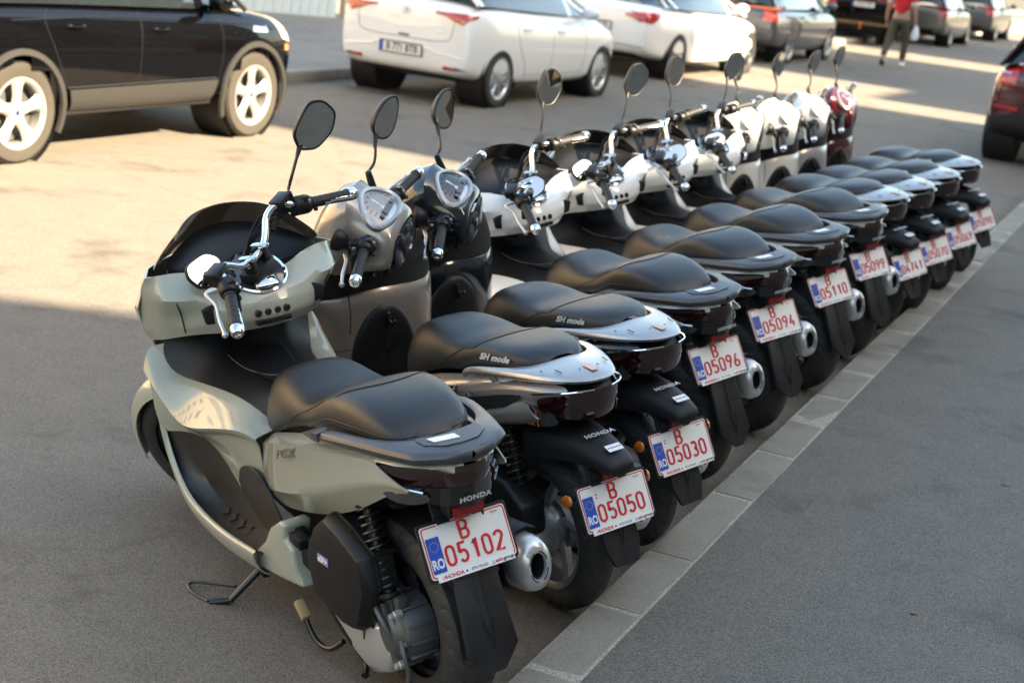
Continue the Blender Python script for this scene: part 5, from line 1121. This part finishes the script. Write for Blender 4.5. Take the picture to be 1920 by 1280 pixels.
# dark estate beyond, dark van, beige-grey cars, maroon car at the right
def simple(name, mw, label, group, L, W, H, r, xr, wb, pm, est, lampz=(.8, 1.0), rim=RIMG, tyre=WALL_T, plate_=None, name2='parked_car', cat='car', lamp=LAMPR, belt=.95):
    k = dict(L=L, W=W, H=H, r=r, xr=xr, wb=wb, paint=pm, rim=rim, tyre=tyre, spokes=6, name=name2, cat=cat,
        st=[(0, .42, belt-.05, .88), (.06, .34, belt, .94), (.3, .27, belt+.02, .98), (xr, .23, belt+.02, 1), (xr+wb*.35, .2, belt, 1), (xr+wb*.75, .2, belt-.02, 1), (xr+wb, .23, belt-.04, .99), (L-.35, .27, belt-.12, .92), (L-.1, .33, belt-.22, .78), (L, .42, belt-.33, .6)],
        gh=([(.08, belt, belt+.1, .60), (.16, belt, H-.15, .64), (.5, belt, H-.04, .68)] if est else [(.45, belt, belt+.08, .56), (.8, belt, H-.2, .6), (1.2, belt, H-.06, .64)])+[(L*.38, belt, H, .69), (L*.52, belt, H-.03, .68), (L*.6, belt-.02, H-.2, .66), (L*.74, belt-.04, belt+.02, .68)],
        gaps=[[(xr+wb*.46, belt-.05), (xr+wb*.45, .3)], [(xr+wb*.83, belt-.06), (xr+wb*.82, .3)], [(xr+.36, belt-.05), (xr+.42, .6), (xr+.55, .3)]], handles=[(xr+.6, belt-.13), (xr+wb*.55, belt-.15)], mir=(xr+wb*.80, belt+.03), mirm=pm)
    T, body, bv, S_, Y_ = car(mw, label, group, k)
    for s in (1, -1):
        patch(bv, Y_([(s*W/2*.68, lampz[0]), (s*W/2*.86, lampz[0]), (s*W/2*.88, lampz[1]), (s*W/2*.66, lampz[1])]), (1, 0, 0), 'tail_light', lamp, T, .008)
        patch(bv, S_([(.03, lampz[0]), (.20, lampz[0]), (.24, lampz[1]), (.05, lampz[1])]), (0, -s, 0), 'tail_light', lamp, T, .008)
        patch(bv, S_([(L-.5, belt-.28), (L-.15, belt-.32), (L-.2, belt-.22), (L-.45, belt-.15)]), (0, -s, 0), 'headlight', LAMPW, T, .004)
    patch(bv, Y_([(-W/2*.6, .30), (W/2*.6, .30), (W/2*.6, .42), (-W/2*.6, .42)]), (1, 0, 0), 'rear_diffuser', BLKM, T, .006)
    if plate_: h, nn = prj(bv, 0, Y_([(0, 0)])[0][0], plate_[1], (1, 0, 0)); euplate(T, h+Vector((-.014, 0, 0)), plate_[0], (0, -1, 0))
    return T, body, bv, S_, Y_
LAMPL = mat('lit_tail_glass', (.75, .10, .03), .1, coat=1)
g = 'cars along the far side'
simple('c', carmw((4.32, 28.5), (4.32+.42, 28.5+.907)), 'dark grey estate car with tall orange-red tail lights, next after the white saloon', g, 4.57, 1.77, 1.50, .315, .95, 2.58, C_GREY, True, (.74, 1.02), lamp=LAMPL, rim=RIMG)
T, body, bv, S_, Y_ = simple('c', carmw((8.25, 38.6), (8.33, 39.6)), 'black boxy van seen from behind with a high number plate, behind the walking person', g, 4.6, 1.84, 1.85, .34, .9, 2.8, C_BLACK, True, (.9, 1.25), plate_=('B 94 CTR', .92), name2='parked_van', cat='van', belt=1.05)
obj('tow_bar', MB().tube([(-1.0, .92, .38), (-1.08, .92, .38), (-1.10, .92, .46)], .025, 8).ell((-1.10, .92, .49), (.035, .035, .035)), LENSO, T)
patch(bv, Y_([(-.8, .46), (.8, .46), (.8, .52), (-.8, .52)]), (1, 0, 0), 'bumper_strip', mat('worn_brown_bumper', (.16, .09, .04), .5), T, .01)
simple('c', carmw((10.3, 41.2), (10.3+.40, 41.2+.916)), 'beige-grey car parked just beyond the walking person', g, 4.3, 1.78, 1.50, .32, .85, 2.6, C_BEIGE, True, (.75, .98))
simple('c', carmw((13.2, 47.6), (13.2+.40, 47.6+.916)), 'dusty grey car at the far end of the parked row', g, 4.3, 1.78, 1.50, .32, .85, 2.6, C_GREY, True, (.75, .98))
# maroon car: rear-left wheel at the edge of the picture; origin is its rear-right wheel
mw = carmw((5.06+.915*1.80, 17.85-.402*1.80), (5.06+.915*1.80+.402, 17.85-.402*1.80+.915))
T, body, bv, S_, Y_ = simple('c', mw, 'maroon crossover cut off by the right edge of the picture', None, 4.4, 1.82, 1.60, .35, .62, 2.65, C_MAROON, True, (.86, 1.06), belt=1.05, rim=RIMD)
patch(bv, Y_([(-.8, .24), (.8, .24), (.86, .50), (.6, .56), (-.6, .56), (-.86, .50)]), (1, 0, 0), 'rear_bumper_cladding', BLKM, T, .012)
for s in (1, -1): patch(bv, Y_([(s*.55, .60), (s*.80, .61), (s*.80, .64), (s*.55, .635)]), (1, 0, 0), 'fog_reflector', LAMPR, T, .012)
strip(bv, S_([(.03, .98), (.2, 1.03), (.42, 1.06)]), (0, -1, 0), 'side_chrome', CHROME, T, .012, .01)

# ------------------------------------------------------------------ fence, gate, walls on the far side
FW = mat('white_sheet_metal', (.62, .68, .70), .45, .1, var=.08, vscale=3); FB = mat('weathered_brown_slats', (.30, .22, .14), .7, var=.25, vscale=6)
FI = mat('black_iron', (.02, .02, .02), .5)
f0 = Vector((-4.30, 24.62, 0)); fl_ = empty('fence', None, 'white ribbed sheet-metal fence behind the far sidewalk', 'fence')
dirF = Vector((.915, .40, 0)).normalized(); outF = Vector((dirF.y, -dirF.x, 0))
fl_.location = f0
proto = None
for i in range(26):
    b = MB().prism([(0, 0), (.015, .02), (.10, .02), (.115, 0), (.145, 0), (.145, .004), (.118, .004), (.104, .024), (.011, .024), (-.003, .004)], lambda x, y, z: dirF*x+outF*y+Vector((0, 0, z)), .14, 2.2) if proto is None else None
    if proto is None: o = proto = obj('metal_panel', b, FW, fl_)
    else: o = proto.copy(); C.objects.link(o); o.parent = fl_
    o.location = dirF*(-2.75+.145*i)
gt = empty('gate', None, 'brown slatted gate with dark iron scrollwork, right of the white fence', 'gate'); gt.location = f0+dirF*1.08
for i in range(13):
    if i == 0: o = g0_ = obj('slat', MB().prism([(0, 0), (.085, 0), (.085, .02), (0, .02)], lambda x, y, z: dirF*x+outF*y+Vector((0, 0, z)), .16, 2.3), FB, gt)
    else: o = g0_.copy(); C.objects.link(o); o.parent = gt; o.location = dirF*(.105*i)
for i in range(5):
    p = dirF*(.10+.28*i)+outF*.04; sc_ = [p+dirF*(.10*math.cos(a)*(1-a/14))+Vector((0, 0, .75+.13*math.sin(a)*(1-a/14))) for a in [k*.45 for k in range(24)]]
    obj('iron_scroll', MB().tube(sc_, .010, 6).tube([p+dirF*.14+Vector((0, 0, .15)), p+dirF*.14+Vector((0, 0, 2.2))], .010, 6), FI, gt)
def house(label, s0, s1, t0, t1, h, col, win=True, face=-1, name='building', wd=1.1, sp=2.4):
    """plastered block between s0..s1 along the street, t0..t1 across it, windows on the street face"""
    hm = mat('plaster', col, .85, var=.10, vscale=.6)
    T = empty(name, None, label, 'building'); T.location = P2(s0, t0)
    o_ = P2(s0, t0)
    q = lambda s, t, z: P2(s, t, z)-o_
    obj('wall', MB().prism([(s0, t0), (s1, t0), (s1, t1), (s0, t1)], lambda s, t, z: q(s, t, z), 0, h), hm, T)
    tf = t0 if face < 0 else t1; dn = -1 if face < 0 else 1
    obj('cornice', MB().prism([(s0-.0, tf+dn*.003), (s1+.0, tf+dn*.003), (s1, tf+dn*.22), (s0, tf+dn*.22)], lambda s, t, z: q(s, t, z), h-.40, h-.05), STONE, T)
    proto = None; n = int((s1-s0-.6)/sp)
    if not win: return T
    for fl in range(int((h-1.2)/3.1)):
        for k in range(n):
            sc = s0+(s1-s0)/2+(k-(n-1)/2)*sp; z = 1.1+fl*3.1
            if proto is None:
                w_ = obj('window', MB().prism([(-wd/2, 0), (wd/2, 0), (wd/2, 1.55), (-wd/2, 1.55)], lambda a, z_, hh: U*a+N*(dn*hh)+Vector((0, 0, z_)), .004, .05), STONE, T)
                pn = obj('pane', MB().prism([(-wd/2+.08, .08), (wd/2-.08, .08), (wd/2-.08, 1.47), (-wd/2+.08, 1.47)], lambda a, z_, hh: U*a+N*(dn*hh)+Vector((0, 0, z_)), .05, .056), GLASS, w_)
                proto = (w_, pn)
            else:
                w_ = proto[0].copy(); C.objects.link(w_); w_.parent = T; pn = proto[1].copy(); C.objects.link(pn); pn.parent = w_
            w_.location = q(sc, tf, z)
    return T
STONE = mat('pale_stone', (.42, .40, .36), .8)
TT = 16.0; TN = math.tan(SUN_EL)
HL = .93+(TT+2.7)*TN
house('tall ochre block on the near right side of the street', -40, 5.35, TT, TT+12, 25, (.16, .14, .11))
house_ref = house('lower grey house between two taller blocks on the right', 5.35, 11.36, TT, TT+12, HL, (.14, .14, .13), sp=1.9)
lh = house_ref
obj('shadow_wedge', MB().prism([(0, -.02), (0, 14.50-HL), (.62, -.02)], lambda s_, z, t: U*s_+N*t+Vector((0, 0, HL+z)), .0, 6), STONE, lh)  # unseen wedge added on the roof to slant the shadow's edge on the road
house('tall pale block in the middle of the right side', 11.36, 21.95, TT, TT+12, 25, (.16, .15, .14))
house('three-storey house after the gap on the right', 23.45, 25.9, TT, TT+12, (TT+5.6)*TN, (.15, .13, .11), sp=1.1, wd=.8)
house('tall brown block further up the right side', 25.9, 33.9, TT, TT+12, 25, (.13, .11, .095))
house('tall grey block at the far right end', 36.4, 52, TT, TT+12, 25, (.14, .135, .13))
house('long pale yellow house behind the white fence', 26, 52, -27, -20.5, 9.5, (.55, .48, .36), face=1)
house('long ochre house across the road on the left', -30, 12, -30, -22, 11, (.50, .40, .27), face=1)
wl = tag(struct('garden_wall', MB().prism([(0, 0), (60, 0), (60, .4), (0, .4)], lambda a, b_, z: Vector((15.5, 92, 0))+Vector((.97, -.25, 0))*a+Vector((.25, .97, 0))*b_+Vector((0, 0, z)), 0, 3.2), mat('rough_grey_render', (.22, .21, .18), .9, var=.2, vscale=1)), 'long grey rendered wall closing the far end of the road', 'wall'); del wl['kind']
obj('wall_vent', MB().box((17.7+4.0, 91.1, 1.1), (1.6, .06, .5), Matrix.Rotation(-.25, 3, 'Z')), INKG, wl)
struct('far_pavement', MB().grid([[(6, 78, .10), (90, 60, .10)], [(6, 100, .10), (90, 90, .10)]]), SIDE)
# tree: trunk, limbs and leaf clumps
def tree(label, base, h, rad, low=2.2, leafcol=(.10, .14, .02), n=2600, seed=1, trunk_r=.16):
    rg = random.Random(seed); T = empty('leafy_tree', None, label, 'tree', None); T.location = base
    tr = MB().tube(smooth_path([(0, 0, 0), (.08, .05, h*.25), (-.05, .08, h*.5), (.1, 0, h*.8)], 4), [trunk_r*(1-.06*k) for k in range(13)], 10)
    cl = []
    for k in range(16):
        a = rg.uniform(0, 2*PI); z = rg.uniform(low+.6, h); rr_ = rad*rg.uniform(.35, 1)*(1-.3*abs(z-h*.65)/h)
        p = Vector((rr_*math.cos(a), rr_*math.sin(a), z)); cl.append(p); st0 = Vector((.0, .05, min(h*.7, z*.62)))
        tr.tube(smooth_path([st0, st0.lerp(p, .5)+Vector((0, 0, .25)), p], 3), [.06, .055, .05, .04, .035, .025, .015], 6)
    obj('trunk', tr, mat('bark', (.09, .07, .05), .9, bump=.8, bscale=30), T)
    lf = MB()
    for i in range(n):
        c = rg.choice(cl); d = Vector((rg.gauss(0, 1), rg.gauss(0, 1), rg.gauss(0, .75))).normalized()*rg.random()**.5*rad*.38; p = c+d
        if p.z < low: p.z = low+rg.uniform(-.25, .3)
        m = Euler((rg.uniform(-1, 1), rg.uniform(-1, 1), rg.uniform(0, 6.3))).to_matrix(); s = rg.uniform(.05, .11)
        lf.ngon([p+m @ Vector(q)*s for q in ((-1, 0, 0), (-.2, .5, .1), (1, 0, 0), (-.2, -.5, .1))])
    o = obj('crown', lf, LEAF, T, weld=0); return T
LEAF = mat('leaf_green', (.12, .17, .02), .5); LEAF.node_tree.nodes['Principled BSDF'].inputs['Transmission Weight'].default_value = 0
tree('young leafy tree with low hanging branches between the estate car and the van', (5.55, 34.3, 0), 4.5, 1.15, .95, n=4200, seed=3, trunk_r=.07)
tree('leafy tree behind the far end of the parked row', (9.5, 55, 0), 7, 3.0, 2.3, n=5200, seed=5)
# ------------------------------------------------------------------ walking person
def skinned(name, V, E_, m, parent=None, sub=2):
    me = bpy.data.meshes.new(name); me.from_pydata([v[0] for v in V], E_, []); o = bpy.data.objects.new(name, me); C.objects.link(o)
    if parent: o.parent = parent
    o.modifiers.new('s', 'SKIN'); lay = me.skin_vertices[0] if me.skin_vertices else None
    for i, v in enumerate(V): me.skin_vertices[0].data[i].radius = (v[1], v[2] if len(v) > 2 else v[1])
    me.skin_vertices[0].data[0].use_root = True
    d = o.modifiers.new('u', 'SUBSURF'); d.levels = sub; d.render_levels = sub
    bake(o); o.data.materials.clear(); o.data.materials.append(m); o.data.polygons.foreach_set('use_smooth', [True]*len(o.data.polygons)); return o
def person():
    SK = mat('skin', (.42, .24, .16), .5); SH = mat('red_cotton', (.52, .008, .018), .8); TR = mat('khaki_cloth', (.085, .066, .038), .85); HR = mat('dark_hair', (.02, .015, .01), .6)
    T = empty('person', None, 'person in a red T-shirt and khaki trousers walking across the shaded road', 'person')
    T.location = (6.80, 31.3, 0); T.rotation_euler = (0, 0, R(-25))
    # x right, y forward (away), z up
    J = [((0, 0, .95), .12, .10), ((0, .01, 1.15), .125, .095), ((0, .02, 1.38), .15, .10), ((0, .02, 1.50), .06), ((0, .035, 1.56), .055), ((0, .04, 1.66), .082, .10), ((0, .035, 1.74), .075, .09),
         ((.10, 0, .90), .088), ((.13, .16, .50), .058), ((.12, .14, .10), .038), ((.13, .27, .04), .036),
         ((-.10, 0, .90), .088), ((-.15, -.06, .50), .058), ((-.17, -.30, .13), .038), ((-.19, -.20, .04), .034),
         ((.19, .01, 1.42), .062), ((.25, -.05, 1.15), .044), ((.27, .05, .92), .032), ((.275, .08, .84), .034),
         ((-.19, .01, 1.42), .062), ((-.27, .03, 1.15), .044), ((-.30, .10, .92), .032), ((-.30, .13, .84), .034)]
    E_ = [(0, 1), (1, 2), (2, 3), (3, 4), (4, 5), (5, 6), (0, 7), (7, 8), (8, 9), (9, 10), (0, 11), (11, 12), (12, 13), (13, 14), (2, 15), (15, 16), (16, 17), (17, 18), (2, 19), (19, 20), (20, 21), (21, 22)]
    body = skinned('body', J, E_, SK, T)
    for s, hp in ((1, Vector((.275, .085, .83))), (-1, Vector((-.30, .135, .83)))):
        for k in range(4): obj('finger', MB().tube([hp+Vector((0, -.03+.02*k, -.01)), hp+Vector((-s*.004, -.03+.02*k, -.055-.004*(k in (1, 2)))), hp+Vector((-s*.018, -.03+.02*k, -.085))], [.009, .008, .007], 6), SK, body)
        obj('thumb', MB().tube([hp+Vector((-s*.01, .03, .02)), hp+Vector((-s*.02, .05, -.015)), hp+Vector((-s*.02, .045, -.045))], [.010, .009, .007], 6), SK, body)
    hd = MB().ell((0, .12, 1.66), (.012, .02, .02)).ell((.085, .03, 1.65), (.012, .02, .03)).ell((-.085, .03, 1.65), (.012, .02, .03)); obj('face_feature', hd, SK, body)
    obj('eye', MB().ell((.032, .118, 1.68), (.012, .01, .009)).ell((-.032, .118, 1.68), (.012, .01, .009)), PLW, body); obj('mouth', MB().ell((0, .118, 1.61), (.024, .008, .006)), PLR, body)
    obj('hair', MB().ell((0, .015, 1.73), (.09, .105, .085)), HR, T)
    sh = [((0, .0, .93), .150, .115), ((0, .01, 1.15), .150, .115), ((0, .02, 1.36), .165, .115), ((0, .02, 1.47), .075), ((.17, .01, 1.42), .078), ((.235, -.03, 1.24), .068), ((-.17, .01, 1.42), .078), ((-.245, .02, 1.24), .068)]
    skinned('t_shirt', sh, [(0, 1), (1, 2), (2, 3), (2, 4), (4, 5), (2, 6), (6, 7)], SH, T)
    obj('sleeve_trim', MB().tube([(.235+.07*math.cos(a), -.03+.07*math.sin(a), 1.225) for a in [2*PI*k/14 for k in range(14)]], .012, 6, closed=True).tube([(-.245+.07*math.cos(a), .02+.07*math.sin(a), 1.225) for a in [2*PI*k/14 for k in range(14)]], .012, 6, closed=True), STICK, T)
    tr = [((0, 0, .93), .125, .11), ((.10, 0, .86), .108), ((.13, .14, .50), .082), ((.12, .14, .12), .066), ((-.10, 0, .86), .108), ((-.15, -.05, .50), .082), ((-.17, -.27, .17), .066)]
    skinned('trousers', tr, [(0, 1), (1, 2), (2, 3), (0, 4), (4, 5), (5, 6)], TR, T)
    obj('shoe', MB().ell((.125, .20, .05), (.05, .14, .05)), STICK, T); obj('shoe', MB().ell((-.175, -.23, .06), (.05, .13, .05), Matrix.Rotation(R(-20), 3, 'X')), BLKM, T)
    bg_ = MB(); rows = []
    for z, wx, wy in ((.83, .02, .01), (.76, .06, .03), (.66, .085, .035), (.57, .08, .035), (.54, .05, .02)): rows.append([(.30+wx*math.cos(a)*(1+.1*math.sin(3*a)), .08+wy*math.sin(a), z) for a in [2*PI*k/14 for k in range(14)]])
    b = obj('carrier_bag', MB().grid(rows, cv=True), STICK, None, sub=1); b.matrix_world = Matrix.Translation((6.80, 31.3, 0)) @ Matrix.Rotation(R(-25), 4, 'Z'); tag(b, 'white carrier bag hanging from the hand of the person in red', 'bag')
person()
# ------------------------------------------------------------------ the scooters
BK = [(-0.1156, 3.8326, 124.27, 10.34), (0.2235, 4.4846, 127.09, 9.0), (0.4461, 5.0425, 128.71, 8.92), (0.6835, 5.8164, 126.76, 10.82), (1.0055, 6.5561, 123.98, 10.78), (1.3525, 7.3305, 126.51, 10.7),
      (1.657, 8.0187, 126.61, 9.22), (1.9628, 8.6382, 129.05, 10.28), (2.2395, 9.1673, 126.57, 10.29), (2.5318, 9.7813, 127.35, 9.92), (2.8517, 10.5108, 127.87, 10.3)]
def bmw(i):
    x, y, yaw, lean = BK[i]; a, l = R(yaw), R(lean); fw = Vector((math.cos(a), math.sin(a), 0)); lf = Vector((-fw.y, fw.x, 0)); uz = Vector((0, 0, 1))
    Lv = math.cos(l)*lf-math.sin(l)*uz; Uv = math.cos(l)*uz+math.sin(l)*lf
    m = Matrix((fw, Lv, Uv)).transposed().to_4x4(); m.translation = Vector((x, y, 0)); return m
def clone(src, mw, label, group, P0, P1, skip):
    """copy a scooter with every part and sub-part; its paint is swapped through object-linked material slots"""
    def cp(o, par):
        c = o.copy(); C.objects.link(c); c.parent = par
        if c.data and c.data.materials and c.data.materials[0] in P0:
            c.material_slots[0].link = 'OBJECT'; c.material_slots[0].material = P1[P0.index(o.data.materials[0])]
        for ch in KID.get(o, []):
            if not any(ch.name.startswith(s) for s in skip): cp(ch, c)
        return c
    r = cp(src, None); r.matrix_world = mw; r['label'] = label; r['group'] = group
    return r
GA, GB = 'touring scooters with a low windscreen, parked in the row', 'step-through scooters with a round headset, parked in the row'
def kidmap():
    KID.clear()
    for o in SC.objects:
        if o.parent: KID.setdefault(o.parent, []).append(o)
KID = {}
a1 = make_pcx(bmw(0), 38, '05102', P_GREY, 'pale grey-green scooter at the near end of the row', GA)
a4 = make_pcx(bmw(3), 38, '05096', P_WHITE, 'first white scooter with a windscreen, right behind the black one', GA)
b2 = make_sh(bmw(1), 42, '05050', P_BRONZE, 'bronze-silver scooter with a silver rear rack, second in the row', GB, 1)
kidmap()
STEER = ('handlebar', 'front_wheel', 'front_fork', 'front_fender', 'headset_cover', 'headset_rear_cover', 'headset_apron', 'instrument_bezel', 'head_lamp', 'mirror_stalk')
def turn(T, deg, mir, up_=0):
    """turn the steering of one scooter a little further, and knock its mirrors to their own angle"""
    st_ = Matrix.Translation(HP) @ Matrix.Rotation(R(deg), 4, HA) @ Matrix.Translation(-HP)
    rg = random.Random(int(mir*10))
    for ch in [o for o in SC.objects if o.parent is T]:
        nm = ch.name.split('.')[0]
        if nm not in STEER: continue
        m = st_.copy()
        if nm == 'mirror_stalk':
            v = ch.data.vertices[0].co; p = Vector((v.x, v.y, v.z)); k = mir if p.y > 0 else rg.uniform(-5, 5)
            m = m @ Matrix.Translation(p) @ Euler((R(rg.uniform(-4, 4)), R(up_ if p.y < 0 else 0), R(k))).to_matrix().to_4x4() @ Matrix.Translation(-p)
        ch.matrix_local = m @ ch.matrix_local
def newplate(T, kind, num, marks=0):
    if kind == 'pcx': plate(T, (-.263, 0, .554), 27.5, num, marks)
    else: plate(T, (-.301, 0, .459), 26.5, num, marks)
for i, num, lb in ((4, '05094', 'second white scooter with a windscreen, counted from the black one'), (5, '05110', 'third white scooter with a windscreen, counted from the black one'), (6, '05099', 'fourth and last white scooter with a windscreen, red spot on its number plate')):
    T = clone(a4, bmw(i), lb, GA, [], [], ['number_plate']); newplate(T, 'pcx', num, i == 6); turn(T, {4: 0, 5: 7, 6: 4}[i], {4: -8, 5: -55, 6: -38}[i], {4: 7, 5: 15, 6: 4}[i])
for i, num, pm, lb in ((2, '05030', P_BLACK, 'glossy black scooter with a silver rear rack, third in the row'), (7, '04741', P_WHITE, 'white scooter with a round headset, next after the last one with a windscreen'), (8, '05070', P_WHITE, 'white scooter with a round headset, standing before the silver one'),
                       (9, '05069', P_SILVER, 'silver scooter with a round headset, last but one in the row'), (10, '05090', P_RED, 'red scooter at the far end of the row')):
    T = clone(b2, bmw(i), lb, GB, [P_BRONZE], [pm], ['number_plate']); newplate(T, 'sh', num, i == 2); turn(T, {2: 1, 7: -2, 8: 1, 9: -1, 10: -3}[i], {2: 5, 7: -12, 8: 9, 9: -6, 10: 14}[i], {2: 13, 7: 11, 8: 3, 9: -2, 10: 0}[i])
turn(a4, 1, -48, 12)
bpy.context.view_layer.update()
